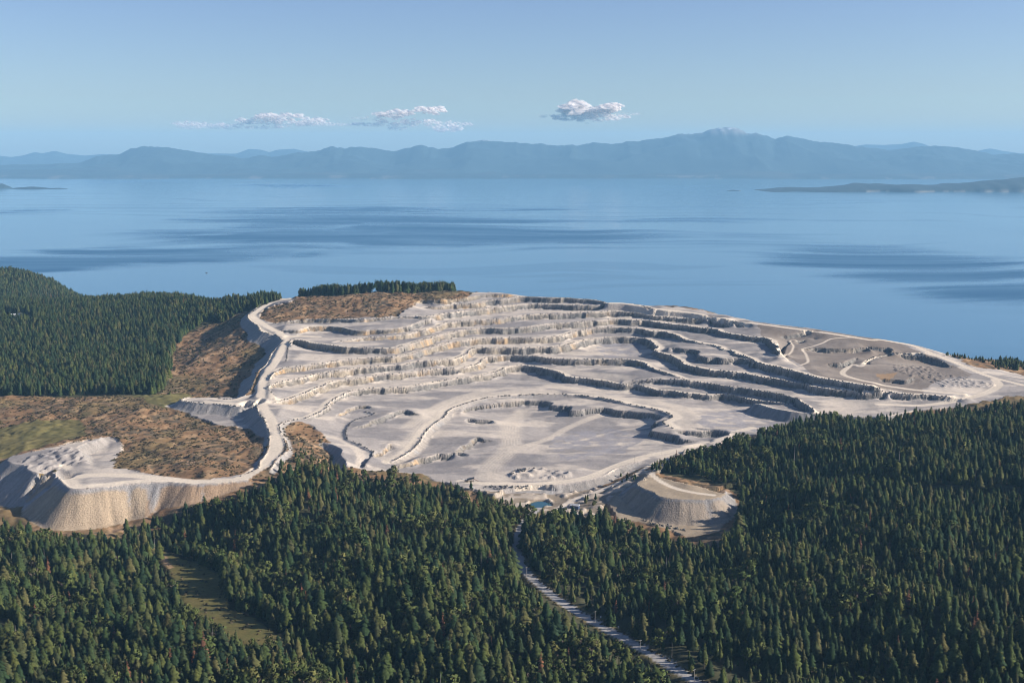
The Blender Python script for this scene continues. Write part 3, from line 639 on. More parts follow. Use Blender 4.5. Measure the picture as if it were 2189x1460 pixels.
def ground_material():
    m, nt, b = new_mat('ground')
    at = N(nt, 'ShaderNodeAttribute'); at.attribute_name = 'Col'
    geo = N(nt, 'ShaderNodeNewGeometry')
    n1 = N(nt, 'ShaderNodeTexNoise'); n1.inputs['Scale'].default_value = 0.35; n1.inputs['Detail'].default_value = 5
    nt.links.new(geo.outputs['Position'], n1.inputs['Vector'])
    mr = N(nt, 'ShaderNodeMapRange'); mr.inputs['From Min'].default_value = .25; mr.inputs['From Max'].default_value = .75
    mr.inputs['To Min'].default_value = .84; mr.inputs['To Max'].default_value = 1.14
    nt.links.new(n1.outputs['Fac'], mr.inputs['Value'])
    sc = N(nt, 'ShaderNodeVectorMath', operation='SCALE')
    nt.links.new(at.outputs['Color'], sc.inputs[0]); nt.links.new(mr.outputs[0], sc.inputs['Scale'])
    nt.links.new(sc.outputs[0], b.inputs['Base Color'])
    # roughness of stone and soil; cracks run up and down on steep rock
    mp = N(nt, 'ShaderNodeMapping'); mp.inputs['Scale'].default_value = (.5, .5, .12)
    nt.links.new(geo.outputs['Position'], mp.inputs['Vector'])
    n2 = N(nt, 'ShaderNodeTexNoise'); n2.inputs['Scale'].default_value = 1.0; n2.inputs['Detail'].default_value = 4
    nt.links.new(mp.outputs[0], n2.inputs['Vector'])
    sep = N(nt, 'ShaderNodeSeparateXYZ'); nt.links.new(geo.outputs['True Normal'], sep.inputs[0])
    st = N(nt, 'ShaderNodeMapRange'); st.inputs['From Min'].default_value = .95; st.inputs['From Max'].default_value = .6
    st.inputs['To Min'].default_value = .12; st.inputs['To Max'].default_value = 1.0
    nt.links.new(sep.outputs['Z'], st.inputs['Value'])
    bp = N(nt, 'ShaderNodeBump'); bp.inputs['Distance'].default_value = 1.6
    nt.links.new(n2.outputs['Fac'], bp.inputs['Height']); nt.links.new(st.outputs[0], bp.inputs['Strength'])
    nt.links.new(bp.outputs[0], b.inputs['Normal'])
    b.inputs['Specular IOR Level'].default_value = .08
    b.inputs['Roughness'].default_value = 1.0
    return m
M_GROUND = ground_material()

def put(o, label=None, cat=None, group=None, kind=None):
    if label: o['label'] = label
    if cat: o['category'] = cat
    if group: o['group'] = group
    if kind: o['kind'] = kind
    return o

def link(o):
    COL.objects.link(o); return o

def mesh_np(name, verts, faces, mats, attr=None, smooth=True, mat_idx=None):
    """verts (n,3), faces (m,4) or (m,3) arrays"""
    me = bpy.data.meshes.new(name)
    k = faces.shape[1]
    me.vertices.add(len(verts)); me.vertices.foreach_set('co', np.ascontiguousarray(verts, np.float32).ravel())
    me.loops.add(faces.size); me.loops.foreach_set('vertex_index', np.ascontiguousarray(faces, np.int32).ravel())
    me.polygons.add(len(faces)); me.polygons.foreach_set('loop_start', np.arange(0, faces.size, k, dtype=np.int32))
    try:
        me.polygons.foreach_set('loop_total', np.full(len(faces), k, np.int32))
    except Exception:
        pass
    if mat_idx is not None:
        me.polygons.foreach_set('material_index', mat_idx.astype(np.int32))
    me.update(calc_edges=True)
    me.polygons.foreach_set('use_smooth', np.full(len(faces), smooth))
    for m in mats: me.materials.append(m)
    if attr is not None:
        for an, av in attr.items():
            if av.ndim == 2:
                a = me.color_attributes.new(an, 'FLOAT_COLOR', 'POINT')
                a.data.foreach_set('color', np.c_[av, np.ones(len(av))].astype(np.float32).ravel())
            else:
                a = me.attributes.new(an, 'FLOAT', 'POINT'); a.data.foreach_set('value', av.astype(np.float32))
    return me

# ------------------------------------------------------------------ the ground, split by what it is
idx = np.arange(NX * NY).reshape(NY, NX)
quads = np.stack([idx[:-1, :-1], idx[:-1, 1:], idx[1:, 1:], idx[1:, :-1]], -1).reshape(-1, 4)
cell = lambda M: M[:-1, :-1].reshape(-1)
isroad = cell(road_m > .5) & cell(inq > .5)
isfr = cell(froad)
issoft = cell(soft & (lh > 8)) & ~isroad
isq = cell(inq > .5) & ~isroad & ~isfr & ~issoft
land = ~(isroad | isfr | isq | issoft)
V = np.stack([X, Y, Z], -1).reshape(-1, 3); CF = C.reshape(-1, 3)
visible = cell((Z > -45))

def ground_piece(name, sel, label):
    f = quads[sel & visible]; sm = ~flat_cell[sel & visible]
    u_, inv = np.unique(f, return_inverse=True)
    me = mesh_np(name, V[u_], inv.reshape(-1, 4), [M_GROUND], {'Col': CF[u_]})
    me.polygons.foreach_set('use_smooth', sm)
    o = link(bpy.data.objects.new(name, me))
    put(o, label, None, None, 'structure')
    return o
flat_cell = cell(((facem > .1) & (lsoft < .5)).astype(float)) > .5
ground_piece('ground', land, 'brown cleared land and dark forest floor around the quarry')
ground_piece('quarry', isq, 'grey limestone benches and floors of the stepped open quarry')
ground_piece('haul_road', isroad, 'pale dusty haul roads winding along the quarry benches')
ground_piece('forest_road', isfr, 'grey gravel road curving through the foreground forest')
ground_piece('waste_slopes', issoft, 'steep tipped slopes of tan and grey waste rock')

def gz(x, y):
    return bilin(GX, GY, Z, np.asarray(x, float), np.asarray(y, float))

def ground_at(px, py):
    """ground point seen at a pixel (walk along the ray)"""
    xc = (px - W / 2) / F; yc = (H / 2 - py) / F
    d = np.array([xc, CP + yc * SP, -SP + yc * CP])
    tt = np.linspace(500, 5000, 6000)
    z = CAM_Z + d[2] * tt
    below = z < gz(d[0] * tt, d[1] * tt)
    k = int(np.argmax(below)) if below.any() else len(tt) - 1
    return float(d[0] * tt[k]), float(d[1] * tt[k]), float(gz(d[0] * tt[k], d[1] * tt[k]))
# ------------------------------------------------------------------ the strait
def sea():
    rows = np.unique(np.r_[np.linspace(1.045, 14.5, 620)])           # depression angles in degrees
    yy = (CAM_Z / np.tan(np.radians(rows)))[::-1]
    yy = np.r_[yy[yy > 2300], 36000, 43500]; yy = np.r_[-3000, yy]
    xx = np.linspace(-1, 1, 520)
    SX = np.outer(np.maximum(yy, 2300) * 0.62, xx); SX[0] = xx * 54000; SX[-1] = xx * 54000; SX[-2] = xx * 40000
    SY = np.repeat(yy[:, None], 520, 1)
    # wind ruffled water lies in long streaks, drawn out by the tide
    lx, ly = SX / 1000, SY / 1000
    wx = lx + (fbm(lx / 2.2, ly / 3.0, 201, 3) - .5) * 3.2
    wy = ly + (fbm(lx / 2.6, ly / 2.6, 207, 3) - .5) * 2.2 + lx * 0.06
    s1 = fbm(wx / 2.6, wy / 1.5, 211, 5, .55); s2 = fbm(wx / .9, wy / .55, 217, 4, .55)
    r = np.zeros_like(SX)
    def patch(px, py, wpx, hpx, amt, tilt=0.0):
        x0, y0 = unproject(px, py, 0); xa, _ = unproject(px + wpx, py, 0); _, yb = unproject(px, py - hpx, 0); _, yc = unproject(px, py + hpx, 0)
        a = abs(xa - x0); b = (yb - yc) / 2
        u = (SX - x0) / a; v = (SY - y0) / b - tilt * u
        return amt * np.exp(-(u * u + v * v) * 1.1)
    for q in ((720,468,320,30,.95,.0),(980,492,430,26,.9,-.1),(560,455,180,10,.7,0),(1180,515,240,14,.35,0),(860,510,300,14,.5,0),(150,552,240,22,.9,.05),(430,548,230,12,.95,0),(60,570,120,16,.7,0),
              (2010,575,330,52,.95,-.15),(2160,620,230,40,.6,0),(1500,470,260,10,.35,0),(60,452,110,8,.6,0),(300,388,260,6,.7,0),(620,398,160,5,.7,0),(1150,448,120,6,.4,0),(1900,430,320,9,.25,0),
              (1700,505,250,12,.30,-.1),(330,500,200,8,.15,0),(1820,560,160,16,.35,-.25)):
        r += patch(*q)
    r = np.clip(r, 0, 1.15)
    s3 = fbm(wx / 1.9 + s2 * .8, wy / .33, 229, 4, .6)
    rf = sstep(.18, .85, r * (.02 + .72 * s1 + 1.05 * s3) + (s2 - .5) * .7 * np.clip(r * 2.5, 0.10, 1) + (s3 - .5) * .55 * np.clip(r * 2.2 + .12, 0, 1)) * np.clip(.42 + 1.25 * (s3 - .28), .2, 1) * .92
    thin = sstep(.60, .70, fbm(wx / 3.4, wy / .34, 223, 4)) * .14
    rf = np.clip(rf + thin * (1 - rf) + .10 * s1, 0, 1)
    ny, nx = SX.shape
    idx = np.arange(nx * ny).reshape(ny, nx)
    f = np.stack([idx[:-1, :-1], idx[:-1, 1:], idx[1:, 1:], idx[1:, :-1]], -1).reshape(-1, 4)
    m, nt, b = new_mat('sea')
    at = N(nt, 'ShaderNodeAttribute'); at.attribute_name = 'ruffle'
    def ramp(a, bb):
        r_ = N(nt, 'ShaderNodeMapRange'); r_.inputs['To Min'].default_value = a; r_.inputs['To Max'].default_value = bb
        nt.links.new(at.outputs['Fac'], r_.inputs['Value']); return r_.outputs[0]
    mc = N(nt, 'ShaderNodeMix', data_type='RGBA'); nt.links.new(at.outputs['Fac'], mc.inputs['Factor'])
    mc.inputs['A'].default_value = (.066, .166, .245, 1); mc.inputs['B'].default_value = (.024, .090, .170, 1)
    nt.links.new(mc.outputs['Result'], b.inputs['Base Color'])
    nt.links.new(ramp(.13, .42), b.inputs['Roughness']); nt.links.new(ramp(.50, .16), b.inputs['Specular IOR Level'])
    b.inputs['IOR'].default_value = 1.33
    geo = N(nt, 'ShaderNodeNewGeometry'); nz = N(nt, 'ShaderNodeTexNoise'); nz.inputs['Scale'].default_value = .03; nz.inputs['Detail'].default_value = 6
    nt.links.new(geo.outputs['Position'], nz.inputs['Vector'])
    bp = N(nt, 'ShaderNodeBump'); bp.inputs['Strength'].default_value = .25; bp.inputs['Distance'].default_value = .6
    nt.links.new(nz.outputs['Fac'], bp.inputs['Height']); nt.links.new(bp.outputs[0], b.inputs['Normal'])
    me = mesh_np('sea', np.stack([SX, SY, np.zeros_like(SX)], -1).reshape(-1, 3), f, [m], {'ruffle': rf.reshape(-1)})
    put(link(bpy.data.objects.new('sea', me)), 'calm blue strait with darker wind streaks', None, None, 'structure')
sea()

# ------------------------------------------------------------------ mountains over the strait and the islands in it
R_FRONT = [(-400,352),(-100,350),(0,352),(60,352),(120,350),(190,350),(228,334),(280,330),(300,318),(330,314),(372,316),(420,323),(470,331),(505,333),(532,338),(562,334),(600,334),(655,326),(690,321),(720,314),(745,318),(765,315),
           (800,316),(850,323),(880,316),(908,312),(940,319),(962,318),(990,309),(1015,303),(1038,300),(1060,302),(1092,306),(1130,309),(1180,312),(1230,311),(1262,305),(1300,309),(1350,303),(1400,298),(1440,289),(1465,288),(1488,286),(1505,279),(1520,276),
           (1533,273),(1545,274),(1556,273),(1570,279),(1584,288),(1600,287),(1625,293),(1640,300),(1665,293),(1690,297),(1730,305),(1780,309),(1830,316),(1880,322),(1910,319),(1948,313),(2000,315),(2050,322),(2095,330),(2150,329),(2200,330),(2500,338),(2900,345)]
R_BACK = [(-500,336),(-100,336),(0,330),(50,336),(75,333),(100,326),(118,328),(142,323),(165,329),(205,333),(240,330),(300,331),(420,328),(520,329),(548,319),(572,321),(590,326),(605,321),(640,319),(665,324),(700,330),(1500,330),(1750,322),(1830,310),(1870,311),
          (1905,309),(1930,304),(1952,309),(1990,326),(2050,328),(2068,322),(2090,318),(2115,323),(2150,328),(2400,332),(2900,340)]

def mountains():
    xs = np.linspace(-19000, 19000, 640)
    ys = np.unique(np.r_[np.linspace(25700, 29500, 26), np.linspace(29500, 33500, 60), np.linspace(33500, 38500, 24), np.linspace(38500, 43500, 40)])
    MX, MY = np.meshgrid(xs, ys)
    def ridge_h(R, D):
        R = np.array(R, float)
        px = W / 2 + F * CP * MX / MY           # bearing of the point, same pixel column
        row = np.interp(px, R[:, 0], R[:, 1])
        return CAM_Z + (330 - row) / F * D * 1.01
    px = MX / MY
    rid = np.abs(fbm(MX / 2600, MY / 1900, 301, 5) - .5) * 2
    n_ = fbm(MX / 1500, MY / 1500, 311, 5)
    D1, D2 = 31200, 40500
    h1 = ridge_h(R_FRONT, D1) + (fbm(MX / 420, MX * 0 + 3, 305, 4, .6) - .5) * 64 + (np.abs(fbm(MX / 160, MX * 0 + 7, 306, 3, .6) - .5)) * -95 + 12; h2 = ridge_h(R_BACK, D2)
    shore = 26700 + (fbm(MX / 2400, MX * 0, 321, 4) - .5) * 900
    t1 = np.clip((MY - shore) / (D1 - shore), 0, 1)
    foot = sstep(0, .09, t1) * (55 + 210 * fbm(MX / 1800, MY / 1200, 331, 4) * sstep(.03, .5, t1))
    rise = sstep(.30, 1, t1) ** 1.25
    z1 = foot + (h1 - foot) * rise
    z1 = z1 - rid * 430 * sstep(.15, .6, t1) * (1 - sstep(.80, 1, t1)) + (n_ - .5) * 120 * sstep(.1, .5, t1) * (1 - sstep(.86, .99, t1))
    b1 = np.clip((MY - D1) / 3800, 0, 1)
    z1 = np.where(MY > D1, h1 + (120 - h1) * sstep(0, 1, b1), z1)
    t2 = np.clip((MY - 36000) / (D2 - 36000), 0, 1)
    z2 = 60 + (h2 - 60) * sstep(0, 1, t2) - rid * 200 * sstep(.1, .5, t2) * (1 - sstep(.8, 1, t2))
    z2 = np.where(MY > D2, h2 - (MY - D2) * .25, z2)
    Zm = np.where(MY < shore, -30, np.maximum(z1, z2 * (MY > 35000)))
    Zm = np.where((MY >= shore) & (MY < D1), np.maximum(z1, 2), Zm)
    Zm = np.maximum(Zm, -30)
    col = np.array((.018, .030, .032)) + np.zeros(Zm.shape + (3,))
    col = mix(col, (.050, .056, .048), sstep(.55, .7, fbm(MX / 700, MY / 700, 341, 3)) * sstep(.6, .2, t1) * .8)
    col = mix(col, (.16, .15, .14), sstep(1000, 1180, Zm) * .9)
    snow = sstep(1130, 1210, Zm) * sstep(.66, .72, fbm(MX / 120, MY / 120, 351, 3)) * .45 + sstep(880, 920, Zm) * .5 * (np.abs(px * F + W / 2 - 1045) < 30) * sstep(.55, .6, fbm(MX / 200, MY / 200, 353, 3))
    col = mix(col, (.80, .82, .85), np.clip(snow, 0, 1))
    # pale fields and towns along the far shore
    col = mix(col, (.20, .18, .15), sstep(.70, .74, fbm(MX / 500, MY / 700, 361, 3)) * (t1 < .12) * .5)
    ny, nx = MX.shape
    idx = np.arange(nx * ny).reshape(ny, nx)
    f = np.stack([idx[:-1, :-1], idx[:-1, 1:], idx[1:, 1:], idx[1:, :-1]], -1).reshape(-1, 4)
    m, nt, b = new_mat('mountain'); at = N(nt, 'ShaderNodeAttribute'); at.attribute_name = 'Col'
    geo = N(nt, 'ShaderNodeNewGeometry'); nz = N(nt, 'ShaderNodeTexNoise'); nz.inputs['Scale'].default_value = .004; nz.inputs['Detail'].default_value = 5
    nt.links.new(geo.outputs['Position'], nz.inputs['Vector'])
    mr = N(nt, 'ShaderNodeMapRange'); mr.inputs['To Min'].default_value = .6; mr.inputs['To Max'].default_value = 1.4; nt.links.new(nz.outputs['Fac'], mr.inputs['Value'])
    sc = N(nt, 'ShaderNodeVectorMath', operation='SCALE'); nt.links.new(at.outputs['Color'], sc.inputs[0]); nt.links.new(mr.outputs[0], sc.inputs['Scale'])
    nt.links.new(sc.outputs[0], b.inputs['Base Color'])
    me = mesh_np('mountains', np.stack([MX, MY, Zm], -1).reshape(-1, 3), f, [m], {'Col': col.reshape(-1, 3)})
    put(link(bpy.data.objects.new('mountains', me)), 'hazy blue mountain range beyond the strait with snow on its highest peak', None, None, 'structure')
    return m
M_MOUNT = mountains()

def island(name, outline, base_row, depth, label, seed):
    """outline: (pixel column, pixel row of the skyline) at the distance of the shore row"""
    o = np.array(outline, float)
    yb = CAM_Z / math.tan(PITCH + math.atan((base_row - 730) / F))
    cols = np.linspace(o[0, 0], o[-1, 0], 180)
    xs = (cols - W / 2) / F * yb / CP * 1.0
    top = np.interp(cols, o[:, 0], o[:, 1])
    dd = PITCH + np.arctan((top - 730) / F)
    hgt = np.maximum(CAM_Z - (yb + depth * .5) * np.tan(dd), 0)
    v = np.linspace(0, 1, 22)
    prof = np.sin(np.pi * np.clip(v, 0, 1)) ** .55
    MX = np.repeat(xs[None], 22, 0); MY = yb + depth * v[:, None] + (fbm(xs / 400, xs * 0, seed, 3) - .5)[None] * depth * .35
    Zi = -3 + (hgt + 3)[None] * prof[:, None] * (.8 + .4 * fbm(MX / 300, MY / 300, seed + 1, 3))
    Zi[:, 0] = -3; Zi[:, -1] = -3
    idx = np.arange(MX.size).reshape(MX.shape)
    f = np.stack([idx[:-1, :-1], idx[:-1, 1:], idx[1:, 1:], idx[1:, :-1]], -1).reshape(-1, 4)
    col = np.array((.012, .020, .020)) + np.zeros(MX.shape + (3,))
    col = mix(col, (.20, .18, .15), ((Zi < 5) & (fbm(MX / 260, MX * 0, seed + 2, 3) > .56)).astype(float) * .8)
    me = mesh_np(name, np.stack([MX, MY, Zi], -1).reshape(-1, 3), f, [M_MOUNT], {'Col': col.reshape(-1, 3)})
    put(link(bpy.data.objects.new(name, me)), label, None, None, 'structure')
island('island', [(1630,408),(1660,405),(1700,402),(1760,401),(1800,398),(1850,394),(1900,393),(1960,395),(2030,396),(2060,392),(2090,391),(2130,386),(2180,384),(2300,378),(2500,372),(2650,400)], 411, 1500, 'long dark wooded island reaching in from the right edge', 411)
island('island', [(32,405),(50,401),(75,400),(100,401),(112,403),(135,402),(158,405)], 405, 420, 'low small dark island near the left edge', 421)
island('island', [(-140,400),(-60,394),(0,394),(14,393),(26,399)], 404, 420, 'blunt end of a dark islet cut by the left edge', 431)
island('island', [(1545,408),(1560,406.5),(1575,408)], 408.5, 120, 'thin rocky reef beside the long wooded island', 441)

# ------------------------------------------------------------------ air
def haze_box():
    bm = bmesh.new()
    bmesh.ops.create_cube(bm, size=1)
    me = bpy.data.meshes.new('haze'); bm.to_mesh(me); bm.free()
    o = link(bpy.data.objects.new('haze', me))
    o.scale = (112000, 50500, 1446); o.location = (0, 19500, 1346 - 723)
    m = bpy.data.materials.new('haze'); m.use_nodes = True; nt = m.node_tree
    for n_ in list(nt.nodes): nt.nodes.remove(n_)
    out = nt.nodes.new('ShaderNodeOutputMaterial'); pv = nt.nodes.new('ShaderNodeVolumePrincipled')
    pv.inputs['Color'].default_value = HAZE_COLOR; pv.inputs['Density'].default_value = HAZE_DENSITY; pv.inputs['Anisotropy'].default_value = 0.0
    nt.links.new(pv.outputs[0], out.inputs['Volume'])
    me.materials.append(m)
    put(o, 'pale blue air haze over the land and the strait', None, None, 'stuff')
haze_box()
# ------------------------------------------------------------------ pond
def pond():
    outer = []
    for k in range(48):
        pass
    pts = pw + pw[:1]
    ring = []
    for a, b in zip(pts[:-1], pts[1:]):
        for q in range(4):
            t = q / 4
            ring.append((float(a[0] + (b[0] - a[0]) * t), float(a[1] + (b[1] - a[1]) * t)))
    cx_, cy_ = np.mean([p[0] for p in ring]), np.mean([p[1] for p in ring])
    bm = bmesh.new()
    vs = [bm.verts.new((cx_ + (x - cx_) * 1.08, cy_ + (y - cy_) * 1.08, 112.6)) for x, y in ring]
    bm.faces.new(vs)
    bmesh.ops.recalc_face_normals(bm, faces=bm.faces)
    me = bpy.data.meshes.new('pond'); bm.to_mesh(me); bm.free()
    m, nt, b = new_mat('pond_water')
    b.inputs['Base Color'].default_value = (.024, .075, .085, 1); b.inputs['Roughness'].default_value = .08; b.inputs['Specular IOR Level'].default_value = .5
    me.materials.append(m)
    put(link(bpy.data.objects.new('pond', me)), 'small teal settling pond at the foot of the quarry', None, None, 'structure')
pond()

# ------------------------------------------------------------------ trees
def leaf_mat(name, cols, rough=.85):
    m, nt, b = new_mat(name)
    oi = N(nt, 'ShaderNodeObjectInfo'); rp = N(nt, 'ShaderNodeValToRGB')
    cr = rp.color_ramp
    while len(cr.elements) < len(cols): cr.elements.new(0.5)
    for k, c in enumerate(cols):
        cr.elements[k].position = k / (len(cols) - 1); cr.elements[k].color = (*c, 1)
    nt.links.new(oi.outputs['Random'], rp.inputs['Fac'])
    geo = N(nt, 'ShaderNodeNewGeometry'); nz = N(nt, 'ShaderNodeTexNoise'); nz.inputs['Scale'].default_value = .45; nz.inputs['Detail'].default_value = 3
    nt.links.new(geo.outputs['Position'], nz.inputs['Vector'])
    mr = N(nt, 'ShaderNodeMapRange'); mr.inputs['From Min'].default_value = .3; mr.inputs['From Max'].default_value = .7; mr.inputs['To Min'].default_value = .6; mr.inputs['To Max'].default_value = 1.35
    nt.links.new(nz.outputs['Fac'], mr.inputs['Value'])
    sc = N(nt, 'ShaderNodeVectorMath', operation='SCALE'); nt.links.new(rp.outputs['Color'], sc.inputs[0]); nt.links.new(mr.outputs[0], sc.inputs['Scale'])
    nt.links.new(sc.outputs[0], b.inputs['Base Color'])
    b.inputs['Roughness'].default_value = rough; b.inputs['Specular IOR Level'].default_value = .05
    return m
M_FIR = leaf_mat('fir_needles', [(.012,.024,.012),(.026,.044,.016),(.052,.064,.017),(.019,.034,.017),(.068,.074,.020),(.032,.048,.016),(.080,.072,.027),(.018,.030,.014)])
M_OLD = leaf_mat('dry_needles', [(.12,.055,.03),(.15,.07,.035),(.10,.05,.03)])
M_LEAF = leaf_mat('broad_leaves', [(.055,.072,.020),(.080,.092,.026),(.044,.064,.018),(.092,.088,.028),(.064,.078,.023)])
M_BARK = simple_mat('bark', (.085, .062, .045), scale=2.0)
M_SNAG = simple_mat('bare_grey_wood', (.26, .235, .21), scale=2.0)

def trunk_geo(vs, fs, h, r0, sides=6, lean=(0, 0)):
    rings = 4
    st = len(vs)
    for k in range(rings + 1):
        t = k / rings
        r = r0 * (1 - t) ** .8 + .02
        for s in range(sides):
            a = 2 * math.pi * s / sides
            vs.append((lean[0] * t * t + r * math.cos(a), lean[1] * t * t + r * math.sin(a), -1.0 + (h + 1) * t))
    for k in range(rings):
        for s in range(sides):
            a = st + k * sides + s; b = st + k * sides + (s + 1) % sides
            fs.append((a, b, b + sides, a + sides))

def conifer(seed, H_=20.0, R_=3.2, base=.12, whorls=17, per=8, droop=.30, ragged=.35, power=.85, top=1.0):
    """returns (trunk, crown) as lists; each bough is a drooping spray of three facets with a ragged tip"""
    rr = random.Random(seed)
    tv, tf = [], []
    trunk_geo(tv, tf, H_ * .96, H_ * .0125)
    cv, cf = [], []
    for w in range(whorls):
        t = base + (1 - base) * (w + rr.uniform(-.3, .3)) / whorls
        t = min(max(t, base), .985)
        r = R_ * (1 - t) ** power * (1 / (1 - base) ** power) * rr.uniform(.8, 1.15) + .22
        if t < base + .12: r *= .55 + 3.5 * (t - base)
        nb = max(4, int(per * (.55 + .45 * r / R_)))
        a0 = rr.uniform(0, 6.28)
        for s in range(nb):
            if rr.random() < ragged * .35: continue
            a = a0 + 6.283 * s / nb + rr.uniform(-.3, .3)
            L = r * rr.uniform(1 - ragged, 1.12)
            z = H_ * t + rr.uniform(-.3, .3)
            wd = L * rr.uniform(.34, .50) + .12
            dz = L * droop * rr.uniform(.5, 1.5)
            ca, sa = math.cos(a), math.sin(a)
            def P(u, v, dzz): return (ca * u - sa * v, sa * u + ca * v, z + dzz)
            k = len(cv)
            up = L * .22
            cv += [P(0, 0, up), P(L * .45, wd, up * .3 - dz * .55), P(L * .5, 0, up * .7 - dz * .2), P(L * .45, -wd, up * .3 - dz * .55), P(L, rr.uniform(-.1, .1) * L, -dz),
                   P(L * .82, wd * .55, -dz * 1.15), P(L * .82, -wd * .55, -dz * 1.15)]
            cf += [(k, k + 2, k + 1), (k, k + 3, k + 2), (k + 1, k + 2, k + 5), (k + 2, k + 4, k + 5), (k + 2, k + 3, k + 6), (k + 2, k + 6, k + 4)]
    # leader
    k = len(cv)
    cv += [(.16, 0, H_ * .94), (-.09, .15, H_ * .94), (-.09, -.15, H_ * .94), (0, 0, H_ * top)]
    cf += [(k, k + 1, k + 3), (k + 1, k + 2, k + 3), (k + 2, k, k + 3)]
    return (tv, tf), (cv, cf)

def broadleaf(seed, H_=14.0, R_=4.2):
    rr = random.Random(seed)
    tv, tf = [], []
    trunk_geo(tv, tf, H_ * .55, H_ * .018, lean=(rr.uniform(-.6, .6), rr.uniform(-.6, .6)))
    for q in range(6):
        a = rr.uniform(0, 6.28); b0 = H_ * rr.uniform(.28, .5); L = R_ * .75
        st = len(tv)
        for s in range(4):
            tv.append((.12 * math.cos(s * 1.57), .12 * math.sin(s * 1.57), b0))
        for s in range(4):
            tv.append((L * math.cos(a) + .03 * math.cos(s * 1.57), L * math.sin(a) + .03 * math.sin(s * 1.57), b0 + H_ * rr.uniform(.15, .32)))
        for s in range(4):
            tf.append((st + s, st + (s + 1) % 4, st + 4 + (s + 1) % 4, st + 4 + s))
    cv, cf = [], []
    for c in range(26):
        a = rr.uniform(0, 6.28); u = rr.uniform(-1, 1); rad = rr.uniform(.45, 1.0)
        s_ = math.sqrt(max(0, 1 - u * u))
        ccx, ccy, ccz = R_ * rad * s_ * math.cos(a), R_ * rad * s_ * math.sin(a), H_ * .62 + H_ * .36 * rad * u
        cr = rr.uniform(.8, 1.5)
        for l in range(16):
            d = Vector((rr.gauss(0, 1), rr.gauss(0, 1), rr.gauss(0, 1) + .25)).normalized()
            p = Vector((ccx, ccy, ccz)) + d * cr * rr.uniform(.6, 1.0)
            t1 = d.orthogonal().normalized(); t2 = d.cross(t1)
            t1 = (t1 + d * rr.uniform(-.4, .4)) * rr.uniform(.35, .65); t2 = (t2 + d * rr.uniform(-.4, .4)) * rr.uniform(.35, .65)
            k = len(cv)
            cv += [tuple(p - t1), tuple(p - t2), tuple(p + t1), tuple(p + t2)]
            cf += [(k, k + 1, k + 2), (k, k + 2, k + 3)]
    return (tv, tf), (cv, cf)

def snag(seed, H_=20.0):
    rr = random.Random(seed)
    tv, tf = [], []
    trunk_geo(tv, tf, H_, .26, lean=(rr.uniform(-.8, .8), rr.uniform(-.8, .8)))
    cv, cf = [], []
    for q in range(16):
        a = rr.uniform(0, 6.28); z = H_ * rr.uniform(.35, .95); L = rr.uniform(.8, 2.2) * (1.2 - z / H_)
        k = len(cv)
        cv += [(0, 0, z + .09), (0, 0, z - .09), (L * math.cos(a), L * math.sin(a), z - .3 * L), (.08 * math.sin(a), -.08 * math.cos(a), z)]
        cf += [(k, k + 1, k + 2), (k, k + 3, k + 2)]
    return (tv, tf), (cv, cf)

def tri_mesh(name, geo, mat, smooth=False):
    v, f = geo
    me = bpy.data.meshes.new(name); me.from_pydata(v, [], f); me.materials.append(mat); me.update()
    return me

def crown_normals(me, first_face, H_, spread):
    """foliage is lit as a mass: normals lean outward from the stem"""
    nl = len(me.loops); vi = np.zeros(nl, np.int32); me.loops.foreach_get('vertex_index', vi)
    co = np.zeros(len(me.vertices) * 3, np.float32); me.vertices.foreach_get('co', co); co = co.reshape(-1, 3)
    pn = np.zeros(len(me.polygons) * 3, np.float32); me.polygons.foreach_get('normal', pn); pn = pn.reshape(-1, 3)
    ls = np.zeros(len(me.polygons), np.int32); me.polygons.foreach_get('loop_start', ls)
    lt = np.zeros(len(me.polygons), np.int32); me.polygons.foreach_get('loop_total', lt)
    lp = np.repeat(np.arange(len(me.polygons)), lt)
    p = co[vi]
    out = np.c_[p[:, :2] / spread, np.full(nl, .42) + (p[:, 2] / H_ - .5) * .5]
    out /= np.maximum(np.linalg.norm(out, axis=1), 1e-6)[:, None]
    nrm = out * .80 + pn[lp] * .20
    nrm = np.where((lp >= first_face)[:, None], nrm, pn[lp])
    nrm /= np.maximum(np.linalg.norm(nrm, axis=1), 1e-6)[:, None]
    me.polygons.foreach_set('use_smooth', np.ones(len(me.polygons), bool))
    me.normals_split_custom_set([tuple(q) for q in nrm])

def face_out(geo, H_, up):
    v, f = geo; g = []
    for q in f:
        a, b, c = Vector(v[q[0]]), Vector(v[q[1]]), Vector(v[q[2]])
        n_ = (b - a).cross(c - a); m_ = (a + b + c) / 3
        o = Vector((m_.x, m_.y, up * max(1.0, math.hypot(m_.x, m_.y))))
        g.append(tuple(q) if n_.dot(o) >= 0 else tuple(reversed(q)))
    return v, g

FORMS = []   # (kind, trunk mesh, crown mesh, joined mesh, nominal height)
tree_coll = bpy.data.collections.new('tree_forms')
def form(kind, geos, bark, leaf, H_):
    (tv, tf), (cv, cf) = geos
    cv, cf = face_out((cv, cf), H_, .9)
    t_me = tri_mesh('trunk', (tv, tf), bark); c_me = tri_mesh('crown', (cv, cf), leaf)
    me = bpy.data.meshes.new('tree_form')
    me.from_pydata(tv + cv, [], tf + [tuple(i + len(tv) for i in q) for q in cf])
    me.materials.append(bark); me.materials.append(leaf)
    me.polygons.foreach_set('material_index', np.r_[np.zeros(len(tf), np.int32), np.ones(len(cf), np.int32)])
    me.update()
    if kind != 'snag':
        crown_normals(c_me, 0, H_, H_ * .2); crown_normals(me, len(tf), H_, H_ * .2)
    o = bpy.data.objects.new('tree_form_%02d' % len(FORMS), me); tree_coll.objects.link(o)
    FORMS.append((kind, t_me, c_me, me, H_))
